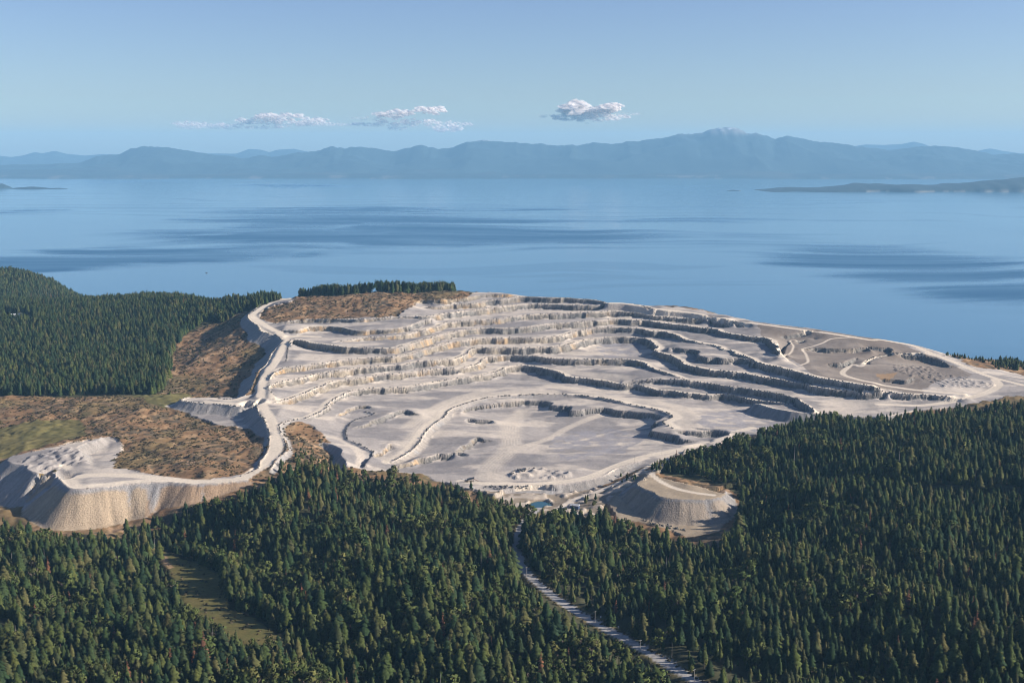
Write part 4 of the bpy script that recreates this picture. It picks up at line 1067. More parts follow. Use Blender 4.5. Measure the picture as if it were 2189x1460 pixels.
form('conifer', conifer(1, 20, 5.9, .10, 17, 10, .30, .30, .74), M_BARK, M_FIR, 20)
form('conifer', conifer(2, 20, 5.2, .18, 16, 9, .34, .35, .70), M_BARK, M_FIR, 20)
form('conifer', conifer(3, 20, 6.6, .06, 16, 11, .26, .28, .82), M_BARK, M_FIR, 20)
form('conifer', conifer(4, 20, 5.0, .34, 12, 9, .32, .50, .64), M_BARK, M_FIR, 20)
form('conifer', conifer(5, 20, 6.5, .14, 14, 9, .40, .50, .68), M_BARK, M_FIR, 20)
form('conifer', conifer(6, 20, 3.9, .42, 10, 8, .32, .50, .50), M_BARK, M_FIR, 20)     # bare lower trunk, stands at wood edges
form('dry', conifer(7, 20, 3.6, .14, 15, 7, .32, .55, .80), M_BARK, M_OLD, 20)
form('broadleaf', broadleaf(8, 14, 4.0), M_BARK, M_LEAF, 14)
form('broadleaf', broadleaf(9, 14, 4.8), M_BARK, M_LEAF, 14)
form('snag', snag(10, 20), M_SNAG, M_SNAG, 20)

# where they stand
def scatter(x0, x1, y0, y1, step, seed):
    g = np.random.default_rng(seed)
    xs = np.arange(x0, x1, step); ys = np.arange(y0, y1, step)
    A, B = np.meshgrid(xs, ys)
    A = A + g.uniform(-.5, .5, A.shape) * step * .95; B = B + g.uniform(-.5, .5, B.shape) * step * .95
    return A.ravel(), B.ravel(), g

def nearest_grid(M, x, y):
    i = np.clip(np.searchsorted(GX, x), 0, NX - 1); j = np.clip(np.searchsorted(GY, y), 0, NY - 1)
    return M[j, i]
road_clear = np.minimum(np.where(rid == len(roads) - 1, rd - 2.5, rd), BIG)
POINTS = []   # x, y, z, height, form, yaw, width factor, zone
def add_zone(x, y, g, zone, hmin, hmax, mixw, gaps=.08):
    z = gz(x, y)
    px, py = project(x, y, z)
    lowf = fbm(x / 70, y / 70, 501 + zone, 3)
    hh = hmin + (hmax - hmin) * np.clip(.15 + .65 * sstep(.3, .7, lowf) + g.normal(0, .30, x.size) + (g.random(x.size) < .05) * .5, 0, 1.5)
    kind = g.choice(len(FORMS), x.size, p=np.array(mixw) / sum(mixw))
    keep = (g.random(x.size) > gaps) & (px > -90) & (px < 2280) & (py - hh * 60 < 1470)
    return [np.c_[x, y, z, hh, kind, g.uniform(0, 6.283, x.size), g.uniform(.80, 1.32, x.size), np.full(x.size, zone)][keep]]

# foreground and right hand hill
x, y, g = scatter(-900, 1150, 640, 1900, 7.9, 11)
px, py = project(x, y, gz(x, y))
jx = px + (fbm(x / 25, y / 25, 521, 2) - .5) * 16; jy = py + (fbm(x / 25, y / 25, 523, 2) - .5) * 10
sel = inpoly(FORE, jx, jy) & ~inpoly(MEADOW, px, py) & ((nearest_grid(road_clear, x, y) > 1.5) | ((py < 1128) & (px > 1080) & (px < 1170) & (nearest_grid(road_clear, x, y) > -6))) & (nearest_grid(inq, x, y) < .5) & (nearest_grid(np.where(soft, 1.0, 0.0), x, y) < .5)
leafy = fbm(x / 55, y / 55, 531, 3)
sel_b = sel & (leafy > .585) & (px < 1900)
sel_c = sel & ~sel_b
P_ = []
P_ += add_zone(x[sel_c & (px < 1600)], y[sel_c & (px < 1600)], g, 0, 10, 26, [5, 5, 4, 3, 4, 2, .35, .9, .6, .12])
P_ += add_zone(x[sel_c & (px >= 1600)], y[sel_c & (px >= 1600)], g, 1, 11, 23, [5, 5, 4, 2, 3, 1, .22, .25, .2, .08])
P_ += add_zone(x[sel_b], y[sel_b], g, 2, 10, 20, [1.2, 1, 1, .5, 1, .5, .2, 4, 4, .08])
# left hand wood
x, y, g = scatter(-2000, -250, 1800, 4300, 8.0, 13)
px, py = project(x, y, gz(x, y))
jx = px + (fbm(x / 30, y / 30, 541, 2) - .5) * 12; jy = py + (fbm(x / 30, y / 30, 543, 2) - .5) * 5
sel = inpoly(LEFT, jx, jy) & (nearest_grid(inq, x, y) < .5) & (nearest_grid(road_clear, x, y) > 6)
sel &= ~inpoly([(10,672),(70,672),(70,690),(10,690)], px, py)
P_ += add_zone(x[sel], y[sel], g, 3, 15, 25, [5, 5, 3, 4, 3, 4, .12, .15, .1, .08], .05)
# row of tall firs on the skyline behind the brown hill, trees beyond the right hand road
def strip(pxs, pys, zs, depth, n_, seed, zone, h0, h1, mixw):
    g = np.random.default_rng(seed)
    t = g.random(n_)
    q = np.interp(t, np.linspace(0, 1, len(pxs)), pxs); r = np.interp(t, np.linspace(0, 1, len(pys)), pys); s = np.interp(t, np.linspace(0, 1, len(zs)), zs)
    x, y = unproject(q, r, s)
    rr_ = np.hypot(x, y); o = g.uniform(0, depth, n_)
    x = x * (rr_ + o) / rr_; y = y * (rr_ + o) / rr_
    return add_zone(x, y, g, zone, h0, h1, mixw, 0)
P_ += strip([640, 720, 820, 900, 972], [634, 630, 625, 622, 622], [231, 238, 243, 242, 240], 40, 460, 21, 4, 20, 28, [3, 5, 1, 6, 3, 7, 0, 0, 0, .1])
P_ += strip([420, 455, 490, 510, 560, 615], [1182, 1202, 1232, 1290, 1325, 1366], [121, 122, 124, 126, 129, 132], 9, 90, 26, 0, 19, 26, [5, 5, 4, 2, 3, 3, .1, .2, .1, .3])
P_ += strip([450, 500, 560, 600], [652, 645, 640, 640], [208, 216, 224, 228], 90, 200, 22, 4, 11, 17, [3, 5, 1, 3, 3, 3, 0, 0, 0, .1])
P_ += strip([2040, 2080, 2120, 2150], [752, 757, 760, 766], [160, 158, 156, 154], 30, 70, 23, 5, 5, 9, [3, 3, 4, 1, 2, 1, 0, 1, 1, 0])
P_ += strip([2135, 2160, 2189, 2230], [772, 770, 772, 775], [154, 153, 152, 152], 40, 50, 24, 5, 10, 16, [3, 3, 4, 1, 2, 1, 0, 0, 0, 0])
P_ += strip([2120, 2150, 2189, 2230], [788, 786, 785, 785], [156, 155, 155, 155], 14, 60, 25, 5, 5, 9, [3, 3, 4, 1, 2, 1, 0, 1, 1, 0])
# young growth on the slope below the haul road, verge bushes, a few lone trees in the yard
def patch(poly, z, n_, seed, zone, h0, h1, mixw):
    g = np.random.default_rng(seed)
    bx = [p[0] for p in poly]; by = [p[1] for p in poly]
    q = g.uniform(min(bx), max(bx), n_ * 4); r = g.uniform(min(by), max(by), n_ * 4)
    k = inpoly(poly, q, r); q, r = q[k][:n_], r[k][:n_]
    x, y = [], []
    for a, b in zip(q, r):
        ga = ground_at(a, b); x.append(ga[0]); y.append(ga[1])
    return add_zone(np.array(x), np.array(y), g, zone, h0, h1, mixw, 0)
YOUNG = [3, 3, 4, .5, 2, .3, 0, 2, 2, 0]
P_ += patch([(596,1000),(640,970),(680,985),(715,1000),(745,1010),(760,1030),(600,1036)], 0, 85, 31, 6, 4, 10, YOUNG)
P_ += patch([(625,945),(650,950),(700,985),(690,1000),(650,975)], 0, 26, 32, 6, 3, 6, YOUNG)
P_ += patch([(1055,1070),(1110,1080),(1130,1098),(1060,1095)], 0, 26, 33, 6, 6, 12, YOUNG)
P_ += patch([(1320,1018),(1360,1020),(1358,1030),(1330,1032)], 0, 12, 34, 6, 5, 9, YOUNG)
P_ += patch([(1240,1065),(1275,1065),(1275,1085),(1245,1085)], 0, 7, 35, 6, 6, 11, YOUNG)
P_ += patch([(1380,1000),(1470,970),(1480,985),(1400,1010)], 0, 26, 36, 6, 6, 11, YOUNG)
P_ += patch([(0,1120),(22,1118),(24,1150),(0,1155)], 0, 10, 37, 6, 9, 15, YOUNG)
P_ += patch([(400,838),(360,850),(300,845),(330,838),(420,832)], 0, 12, 38, 6, 3, 6, YOUNG)
P_ += patch([(430,720),(470,800),(430,840),(380,830),(385,760)], 0, 22, 39, 6, 2, 5, YOUNG)
P_ += patch([(2018,757),(2110,768),(2150,775),(2150,782),(2020,763)], 0, 80, 41, 5, 5, 10, [3, 3, 4, 1, 2, 1, 0, 1, 1, 0])
P_ += patch([(2120,779),(2189,777),(2189,791),(2120,792)], 0, 60, 42, 5, 7, 13, [3, 3, 4, 1, 2, 1, 0, 1, 1, 0])
P_ += patch([(1870,893),(1990,880),(1990,890),(1870,900)], 0, 14, 40, 6, 7, 12, [3, 3, 2, 3, 3, 2, 0, 0, 0, 0])
PT = np.vstack(P_)
strip_l = [(a - 17 * (.6 + (b - 1085) / 700), b + 2) for a, b in [p[:2] for p in parse(FOREST_ROAD[0])]]
strip_r = [(a + 11 * (.6 + (b - 1085) / 500), b - 2) for a, b in [p[:2] for p in parse(FOREST_ROAD[0])]]
CLEAR = [strip_l[4:] + strip_r[4:][::-1], [(330,1176),(400,1196),(470,1225),(490,1300),(560,1335),(590,1362),(520,1352),(440,1310),(395,1270),(372,1225)],
         [(70,1118),(130,1050),(420,1040),(520,1030),(500,1050),(420,1060),(330,1100),(245,1125),(100,1128)], [(1330,1075),(1420,1060),(1550,1060),(1540,1110),(1500,1125),(1400,1105),(1340,1090)],
         [(1128,1085),(1140,1074),(1165,1072),(1170,1080),(1150,1088)]]
low = np.zeros(len(PT), bool)
for t_ in (.45, .7, .95):
    a_, b_ = project(PT[:, 0], PT[:, 1], PT[:, 2] + PT[:, 3] * t_)
    for c_ in CLEAR:
        low |= inpoly(c_, a_, b_)
keep_low = np.random.default_rng(91).random(len(PT)) < .5
fr = roads[-1][0]
od = np.argsort(fr[1]); xr = np.interp(PT[:, 1], fr[1][od], fr[0][od])
tpx, tpy = project(PT[:, 0], PT[:, 1], PT[:, 2])
by_road = (PT[:, 0] > xr) & (PT[:, 0] - xr < 60) & (tpy > 1225)
PT[by_road, 3] *= .72
low &= ~by_road
drop = by_road & (np.random.default_rng(93).random(len(PT)) < .38)
PT[low, 3] = np.maximum(PT[low, 3] * .22, 2.0)
PT = PT[(~low | keep_low) & ~drop]
# one tall fir standing clear against the tipped slope, and two others by the edge of the wood
special = []
def lone(px_, py_, h_, f_):
    gx_, gy_, gzz = ground_at(px_, py_)
    return [gx_, gy_, gzz, h_, f_, 1.3, .85]

dist = np.sqrt(PT[:, 0] ** 2 + PT[:, 1] ** 2 + (CAM_Z - PT[:, 2]) ** 2)
pxp, pyp = project(PT[:, 0], PT[:, 1], PT[:, 2]); _, pyt = project(PT[:, 0], PT[:, 1], PT[:, 2] + PT[:, 3])
inside = (pxp > 12) & (pxp < 2177) & (pyt < 1436) & (pyp < 1500)
size = PT[:, 3] / dist * inside
forms_kind = np.array([f[0] for f in FORMS]); kinds = forms_kind[PT[:, 4].astype(int)]
single = np.zeros(len(PT), bool)
for kd, cnt in (('conifer', 292), ('broadleaf', 150), ('dry', 60), ('snag', 30)):
    ids = np.where((kinds == kd) & inside)[0]
    ids = ids[np.argsort(-size[ids])][:cnt]
    single[ids] = True
print('trees', len(PT), 'single', single.sum())

road_px = np.array([p[:2] for p in parse(FOREST_ROAD[0])])
def side_of(px_, py_):
    rx = np.interp(py_, road_px[:, 1], road_px[:, 0])
    if px_ > rx + 4:
        return 'right of the gravel road' if px_ < 1680 else 'on the wooded hill at the right'
    if px_ > 620: return 'between the meadow and the gravel road'
    if px_ > 480 and py_ < 1330: return 'just right of the meadow'
    if py_ > 1370 and px_ > 330: return 'in front of the meadow'
    return 'left of the meadow'
NAMES = {'conifer': ('conifer_tree', 'dark green pointed conifer packed in the forest %s', 'conifer tree', 'near conifers %s'),
         'broadleaf': ('broadleaf_tree', 'round crowned lighter green broadleaf tree in the forest %s', 'broadleaf tree', 'broadleaf trees %s'),
         'dry': ('dying_conifer', 'reddish brown dying conifer among green trees %s', 'dead conifer', 'reddish conifers %s'),
         'snag': ('dead_tree', 'bare grey dead trunk standing among green trees %s', 'dead tree', 'grey snags %s')}
def plant(kd, fi, x, y, z, h, yaw, wf, label=None, group=None, where=''):
    nm, lb, ct, gp = NAMES[kd]
    e = bpy.data.objects.new(nm, None); COL.objects.link(e)
    e.empty_display_size = 1
    e.location = (x, y, z); s = h / FORMS[fi][4]
    e.rotation_euler = (0, 0, yaw); e.scale = (s * wf, s * wf, s)
    t = bpy.data.objects.new('trunk', FORMS[fi][1]); c = bpy.data.objects.new('crown', FORMS[fi][2])
    for q in (t, c):
        COL.objects.link(q); q.parent = e
    put(e, label or lb % where, ct, group if label else gp % where)
    return e
for i in np.where(single)[0]:
    x, y, z, h, f_, yaw, wf, zn = PT[i]
    plant(kinds[i], int(f_), x, y, z, h, yaw, wf, where=side_of(pxp[i], pyp[i]))
for (a, b, h_, f_, kd, lb) in (
    (272, 1158, 30, 3, 'conifer', 'tall slim fir standing alone against the tan tipped slope'),
    (402, 1132, 26, 9, 'snag', 'tall bare pale trunk rising from the wood edge beside the tipped slope'),
    (1007, 1046, 13, 4, 'conifer', 'lone young fir at the wood corner beside the small screening machine'),
    (1958, 890, 17, 4, 'conifer', 'ragged lone pine on the orange knoll beside the upper quarry road'),
    (1252, 1076, 12, 0, 'conifer', 'dark lone fir between the yard track and the brown heap')):
    q = lone(a, b, h_, f_)
    plant(kd, f_, q[0], q[1], q[2], h_, 1.1, .8, lb)

def instanced(name, rows, coll, label):
    """one object that carries the many: a cloud of points, one tree form on each"""
    me = bpy.data.meshes.new(name)
    n_ = len(rows)
    me.vertices.add(n_); me.vertices.foreach_set('co', rows[:, :3].astype(np.float32).ravel())
    hn = np.array([o.get('h', 1.0) for o in coll.objects]); nm = rows[:, 4].astype(int)
    s = rows[:, 3] / hn[nm]
    for an, tp, dat in (('form', 'INT', nm.astype(np.int32)), ('turn', 'FLOAT_VECTOR', np.c_[rows[:, 5] * 0, rows[:, 5] * 0, rows[:, 5]].astype(np.float32)),
                        ('size', 'FLOAT_VECTOR', np.c_[s * rows[:, 6], s * rows[:, 6], s].astype(np.float32))):
        a = me.attributes.new(an, tp, 'POINT')
        a.data.foreach_set('vector' if tp == 'FLOAT_VECTOR' else 'value', dat.ravel())
    o = link(bpy.data.objects.new(name, me))
    ng = bpy.data.node_groups.new(name, 'GeometryNodeTree')
    ng.interface.new_socket('Geometry', in_out='INPUT', socket_type='NodeSocketGeometry')
    ng.interface.new_socket('Geometry', in_out='OUTPUT', socket_type='NodeSocketGeometry')
    gi = ng.nodes.new('NodeGroupInput'); go = ng.nodes.new('NodeGroupOutput')
    ci = ng.nodes.new('GeometryNodeCollectionInfo'); ci.inputs['Collection'].default_value = coll
    ci.inputs['Separate Children'].default_value = True; ci.inputs['Reset Children'].default_value = True
    ip = ng.nodes.new('GeometryNodeInstanceOnPoints'); ip.inputs['Pick Instance'].default_value = True
    def attr(nm_, tp):
        a = ng.nodes.new('GeometryNodeInputNamedAttribute'); a.data_type = tp; a.inputs['Name'].default_value = nm_
        return [q for q in a.outputs if q.enabled and q.name == 'Attribute'][0]
    L = ng.links.new
    L(gi.outputs[0], ip.inputs['Points']); L(ci.outputs[0], ip.inputs['Instance'])
    L(attr('form', 'INT'), ip.inputs['Instance Index'])
    er = ng.nodes.new('FunctionNodeEulerToRotation'); L(attr('turn', 'FLOAT_VECTOR'), er.inputs[0]); L(er.outputs[0], ip.inputs['Rotation'])
    L(attr('size', 'FLOAT_VECTOR'), ip.inputs['Scale'])
    L(ip.outputs[0], go.inputs[0])
    md = o.modifiers.new('trees', 'NODES'); md.node_group = ng
    put(o, label, None, None, 'stuff')
    return o
for o, f_ in zip(sorted(tree_coll.objects, key=lambda q: q.name), FORMS): o['h'] = f_[4]
rest = PT[~single]
zn = rest[:, 7]
instanced('forest', rest[(zn < 3) | (zn == 6)], tree_coll, 'dense mixed conifer forest covering the foreground and the right hand hill')
instanced('far_forest', rest[zn == 3], tree_coll, 'dark conifer forest beyond the cleared brown ground at the left')
instanced('skyline_trees', rest[zn == 4], tree_coll, 'thin belt of tall firs on the crest above the brown hill')
instanced('shore_trees', rest[zn == 5], tree_coll, 'small trees beside the shore beyond the right hand haul road')

# low bushes, slash and stumps on the cleared ground: uncountable
scrub_coll = bpy.data.collections.new('scrub_forms')
M_SCRUB = leaf_mat('scrub', [(.065,.052,.030),(.105,.078,.042),(.070,.060,.026),(.135,.10,.06),(.052,.044,.026)])
for k in range(3):
    rr = random.Random(60 + k); v, f = [], []
    for q in range(46):
        d = Vector((rr.gauss(0, 1), rr.gauss(0, 1), abs(rr.gauss(0, .8)))).normalized()
        p = Vector((d.x * rr.uniform(.3, 1.0), d.y * rr.uniform(.3, 1.0), d.z * rr.uniform(.3, .9)))
        t1 = d.orthogonal().normalized() * rr.uniform(.15, .35); t2 = d.cross(t1).normalized() * rr.uniform(.15, .35)
        n_ = len(v); v += [tuple(p - t1), tuple(p - t2), tuple(p + t1), tuple(p + t2)]; f += [(n_, n_ + 1, n_ + 2), (n_, n_ + 2, n_ + 3)]
    me = tri_mesh('bush_form', (v, f), M_SCRUB); ob = bpy.data.objects.new('bush_form_%d' % k, me); ob['h'] = 1.0; scrub_coll.objects.link(ob)
x, y, g = scatter(-1150, 60, 1280, 2800, 4.6, 71)
px, py = project(x, y, gz(x, y))
clump = fbm(x / 22, y / 22, 551, 3)
sel = (nearest_grid(np.where(land_mask := (inq < .5), 1.0, 0.0), x, y) > .5) & ~inpoly(FORE, px, py) & ~inpoly(LEFT, px, py) & (nearest_grid(np.where(grass, 1.0, 0.0), x, y) < .5) & (nearest_grid(road_clear, x, y) > 2)
sel &= (px > -40) & (py < 1060) & (g.random(x.size) < np.clip((clump - .40) * 6, .14, .97))
x, y = x[sel], y[sel]
rows = np.c_[x, y, gz(x, y), .45 + 2.3 * g.random(x.size) ** 2.6, g.integers(0, 3, x.size), g.uniform(0, 6.28, x.size), g.uniform(1.0, 1.8, x.size)]
x2, y2, g = scatter(-700, 700, 700, 1350, 3.4, 73)
p2, q2 = project(x2, y2, gz(x2, y2))
s2 = (nearest_grid(np.where(verge | meadow, 1.0, 0.0), x2, y2) > .5) & (g.random(x2.size) < np.where(nearest_grid(np.where(verge, 1.0, 0.0), x2, y2) > .5, .75, .12))
x2, y2 = x2[s2], y2[s2]
rows = np.vstack([rows, np.c_[x2, y2, gz(x2, y2), g.uniform(.6, 1.9, x2.size), g.integers(0, 3, x2.size), g.uniform(0, 6.28, x2.size), g.uniform(.9, 1.6, x2.size)]])
instanced('scrub', rows, scrub_coll, 'low scrub, stumps and slash over the cleared brown ground')

# ------------------------------------------------------------------ boulders set along the road edges
M_ROCK = simple_mat('boulder_stone', (.105, .098, .092), .95, .1, .35, .8)
M_ROCKL = simple_mat('pale_stone', (.44, .40, .35), .95, .1, .3, .8)
def rock_geo(seed):
    rr = random.Random(seed)
    bm = bmesh.new(); bmesh.ops.create_icosphere(bm, subdivisions=1, radius=1)
    for v in bm.verts:
        v.co *= rr.uniform(.72, 1.15); v.co.z *= .8
    v = [tuple(q.co) for q in bm.verts]; f = [tuple(w.index for w in q.verts) for q in bm.faces]; bm.free()
    return v, f
ROCKS = [rock_geo(s) for s in range(5)]
rock_me = [tri_mesh('boulder', r, M_ROCK) for r in ROCKS]
spots = []
WHERE = {1: 'the topmost bench roads', 2: 'the upper bench roads'}
for k, (r, ang, rw, bl, w0, w1) in enumerate(lines):
    if not bl: continue
    x, y, z, h, d, T, Nn = r
    g = np.random.default_rng(700 + k)
    s = 3.0
    while s < d[-1] - 2:
        s += g.uniform(4.0, 8.0) if bl == 1 else g.uniform(2.6, 5.0)
        if g.random() < .12: s += g.uniform(4, 14)
        q = int(np.argmin(np.abs(d - s)))
        o = -1.6 + g.normal(0, .5)
        bx, by = x[q] + Nn[q, 0] * o, y[q] + Nn[q, 1] * o
        spots.append((bx, by, float(gz(bx, by)), g.uniform(.95, 1.9) * (1.0 if bl == 1 else 1.1), g.uniform(0, 6.28), int(g.integers(0, 5)), k))
for px_, py_ in ((1384,1112),(1400,1118),(1420,1124),(1440,1128),(1455,1132),(1130,1003),(1110,1008),(1095,1012),(1118,1005),(1105,1042),(1085,1041),(1070,1042),(1060,1043),(1045,1041),(1120,1043)):
    g = np.random.default_rng(int(px_))
    for q in range(9):
        a = ground_at(px_ + g.uniform(-12, 12), py_ + g.uniform(-3, 3))
        spots.append((a[0], a[1], a[2], g.uniform(.7, 1.7), g.uniform(0, 6.28), int(g.integers(0, 5)), -1))
spots.sort(key=lambda q: math.hypot(q[0], q[1]))
zone_txt = {}
def berm_text(q):
    px_, py_ = project(q[0], q[1], q[2])
    if q[6] < 0:
        return 'loose in the rock pile at the foot of the right hand tip' if px_ > 1300 else 'in the rock pile beside the lowest pit road'
    if px_ < 640: return 'on the edge of the main haul road at the left'
    if px_ > 1250: return 'on the edge of the curving road right of the pit floor'
    if px_ < 860: return 'on the edge of the small ramp left of the pit'
    return 'on the edge of the long ramp above the pit floor'
rv, rf_ = [], []
seen = 0
for q in spots:
    px_, py_ = project(q[0], q[1], q[2])
    if not (0 < px_ < 2189 and 0 < py_ < 1460): continue
    s = q[3]
    if seen < 296:
        seen += 1
        o = link(bpy.data.objects.new('boulder', rock_me[q[5]]))
        o.location = (q[0], q[1], q[2] + s * .35); o.scale = (s * 1.1, s * .9, s); o.rotation_euler = (0, 0, q[4])
        tx = berm_text(q)
        put(o, 'grey boulder ' + tx, 'boulder', 'boulders ' + tx)
    else:
        v, f = ROCKS[q[5]]; ca, sa = math.cos(q[4]) * s, math.sin(q[4]) * s; n_ = len(rv)
        rv += [(q[0] + a * ca - b * sa, q[1] + a * sa + b * ca, q[2] + s * .35 + c * s) for a, b, c in v]
        rf_ += [tuple(i + n_ for i in t) for t in f]
put(link(bpy.data.objects.new('berm_rocks', tri_mesh('berm_rocks', (rv, rf_), M_ROCK))), 'rows of small rocks edging the bench roads', None, None, 'stuff')
print('boulders', len(spots))
# ------------------------------------------------------------------ small built things
def bm_box(bm, c, s, rot=0.0, taper=1.0, tilt=0.0):
    """box centred at c (z is its foot) with size s, turned about z; its top may be narrower"""
    ca, sa = math.cos(rot), math.sin(rot); vs = []
    for z in (0, 1):
        k = taper if z else 1
        for x, y in ((-.5, -.5), (.5, -.5), (.5, .5), (-.5, .5)):
            X_, Y_ = x * s[0] * k, y * s[1] * k
            vs.append(bm.verts.new((c[0] + X_ * ca - Y_ * sa, c[1] + X_ * sa + Y_ * ca, c[2] + z * s[2] + X_ * tilt)))
    for q in ((3, 2, 1, 0), (4, 5, 6, 7), (0, 1, 5, 4), (1, 2, 6, 5), (2, 3, 7, 6), (3, 0, 4, 7)):
        bm.faces.new([vs[i] for i in q])
def bm_cyl(bm, p0, p1, r0, r1, n_=8):
    p0, p1 = Vector(p0), Vector(p1); d = (p1 - p0).normalized(); u_ = d.orthogonal().normalized(); w_ = d.cross(u_)
    a = [bm.verts.new(p0 + (u_ * math.cos(6.2832 * k / n_) + w_ * math.sin(6.2832 * k / n_)) * r0) for k in range(n_)]
    b = [bm.verts.new(p1 + (u_ * math.cos(6.2832 * k / n_) + w_ * math.sin(6.2832 * k / n_)) * r1) for k in range(n_)]
    for k in range(n_): bm.faces.new((a[k], a[(k + 1) % n_], b[(k + 1) % n_], b[k]))
    bm.faces.new(b); bm.faces.new(a[::-1])
def part(name, fn, mat, parent=None, bevel=0.0):
    bm = bmesh.new(); fn(bm)
    if bevel: bmesh.ops.bevel(bm, geom=list(bm.edges), offset=bevel, segments=1, affect='EDGES')
    me = bpy.data.meshes.new(name); bm.to_mesh(me); bm.free(); me.materials.append(mat)
    o = link(bpy.data.objects.new(name, me))
    if parent: o.parent = parent
    return o
def root(name, loc, rz, label, cat, group=None):
    e = link(bpy.data.objects.new(name, None)); e.location = loc; e.rotation_euler = (0, 0, rz)
    return put(e, label, cat, group)
M_POLE = simple_mat('weathered_pole', (.34, .31, .27), .8, .2, .2, 3)
M_CER = simple_mat('insulator_glaze', (.30, .28, .27), .3, .5, .1)
M_WHITE = simple_mat('white_paint', (.78, .78, .77), .4, .5, .06)
M_DARK = simple_mat('dark_steel', (.045, .048, .06), .5, .4, .2)
M_GLASS = simple_mat('dark_glass', (.02, .025, .03), .1, .5, .05)
M_TYRE = simple_mat('tyre_rubber', (.02, .02, .02), .9, .1, .1)
M_BLUE = simple_mat('blue_ribbed_steel', (.06, .09, .16), .5, .4, .15)
M_ROOF = simple_mat('grey_roof', (.42, .41, .40), .7, .3, .12)
M_YEL = simple_mat('rusty_steel', (.25, .16, .10), .7, .3, .3)

def pole(px_, py_, h_, label, yaw):
    x, y, z = ground_at(px_, py_)
    e = root('utility_pole', (x, y, z), yaw, label, 'utility pole', 'utility poles')
    part('mast', lambda bm: bm_cyl(bm, (0, 0, -1), (0, 0, h_), .20, .13), M_POLE, e)
    arm = part('crossarm', lambda bm: bm_box(bm, (0, .19, h_ - .8), (2.8, .14, .20)), M_POLE, e)
    for q in (-1.2, -.45, .45, 1.2):
        part('insulator', lambda bm: bm_cyl(bm, (q, .19, h_ - .59), (q, .19, h_ - .28), .09, .06), M_CER, arm)
for px_, py_, h_, yaw, lb in (
    (1125, 1233, 11, .4, 'wooden utility pole at the upper bend of the forest road'),
    (1180, 1286, 12, .5, 'wooden utility pole beside the sunlit bend of the forest road'),
    (1272, 1330, 11, .5, 'thin utility pole on the verge halfway down the forest road'),
    (1369, 1396, 12, .6, 'pale utility pole with a crossarm beside the lower forest road'),
    (1484, 1458, 11, .6, 'utility pole at the bottom edge where the forest road leaves the picture'),
    (1244, 1057, 10, .2, 'utility pole beside the yard track near the pale heaps'),
    (1270, 1064, 10, .2, 'utility pole where the shaded yard track enters the shadow'),
    (1357, 988, 10, .3, 'thin utility pole on the verge of the pit road'),
    (1415, 974, 11, .3, 'dark utility pole at the edge of the wood beside the pit road'),
    (1368, 724, 12, .0, 'lone dark pole on a middle quarry bench above the grey alcove')):
    pole(px_, py_, h_, lb, yaw)

# white pickup on the gravel patch by the wood
x, y, z = ground_at(1010, 1044)
e = root('pickup_truck', (x, y, z), .15, 'white pickup truck parked on the gravel patch beside the wood', 'pickup truck')
b_ = part('body', lambda bm: (bm_box(bm, (0, 0, .55), (5.6, 2.0, .62))), M_WHITE, e, .06)
part('cab', lambda bm: bm_box(bm, (.45, 0, 1.172), (2.3, 1.85, .75), 0, .82), M_WHITE, e, .05)
part('windscreen', lambda bm: bm_box(bm, (1.52, 0, 1.25), (.10, 1.5, .5)), M_GLASS, e)
part('side_window', lambda bm: bm_box(bm, (.45, -.86, 1.28), (1.6, .10, .42)), M_GLASS, e)
part('side_window', lambda bm: bm_box(bm, (.45, .86, 1.28), (1.6, .10, .42)), M_GLASS, e)
part('load_bed', lambda bm: bm_box(bm, (-1.75, 0, 1.172), (1.9, 1.6, .05)), M_DARK, e)
for sx in (-1.75, 1.75):
    for sy in (-.92, .92):
        w_ = part('wheel', lambda bm: bm_cyl(bm, (sx, sy - .13, .42), (sx, sy + .13, .42), .42, .42, 14), M_TYRE, e)
        part('rim', lambda bm: bm_cyl(bm, (sx, sy + (.132 if sy > 0 else -.132), .42), (sx, sy + (.16 if sy > 0 else -.16), .42), .24, .22, 12), M_ROOF, w_)

# mobile screening plant at the corner of the pit floor
x, y, z = ground_at(1003, 1030)
e = root('screening_plant', (x, y, z), .05, 'dark mobile screening machine on legs by the wood corner of the pit floor', 'machine')
part('hopper', lambda bm: bm_box(bm, (2.0, 0, 3.6), (9.0, 3.4, 1.9), 0, 1.12, .22), M_DARK, e)
part('chassis', lambda bm: bm_box(bm, (0, 0, 1.3), (13.0, 2.0, .6)), M_YEL, e)
part('conveyor', lambda bm: bm_cyl(bm, (-2.5, 0, 2.2), (-11.0, 0, 4.6), .7, .6, 6), M_ROOF, e)
part('tail_conveyor', lambda bm: bm_cyl(bm, (5.5, 0, 4.6), (12.5, 0, 1.0), .45, .45, 6), M_YEL, e)
for sx, sy in ((-5, -1.1), (-5, 1.1), (5.6, -1.1), (5.6, 1.1)):
    part('leg', lambda bm: bm_box(bm, (sx, sy, -.3), (.35, .35, 3.9)), M_DARK, e)
for sx in (-3.6, -2.2):
    part('wheel', lambda bm: bm_cyl(bm, (sx, -1.32, .55), (sx, 1.32, .55), .55, .55, 12), M_TYRE, e)

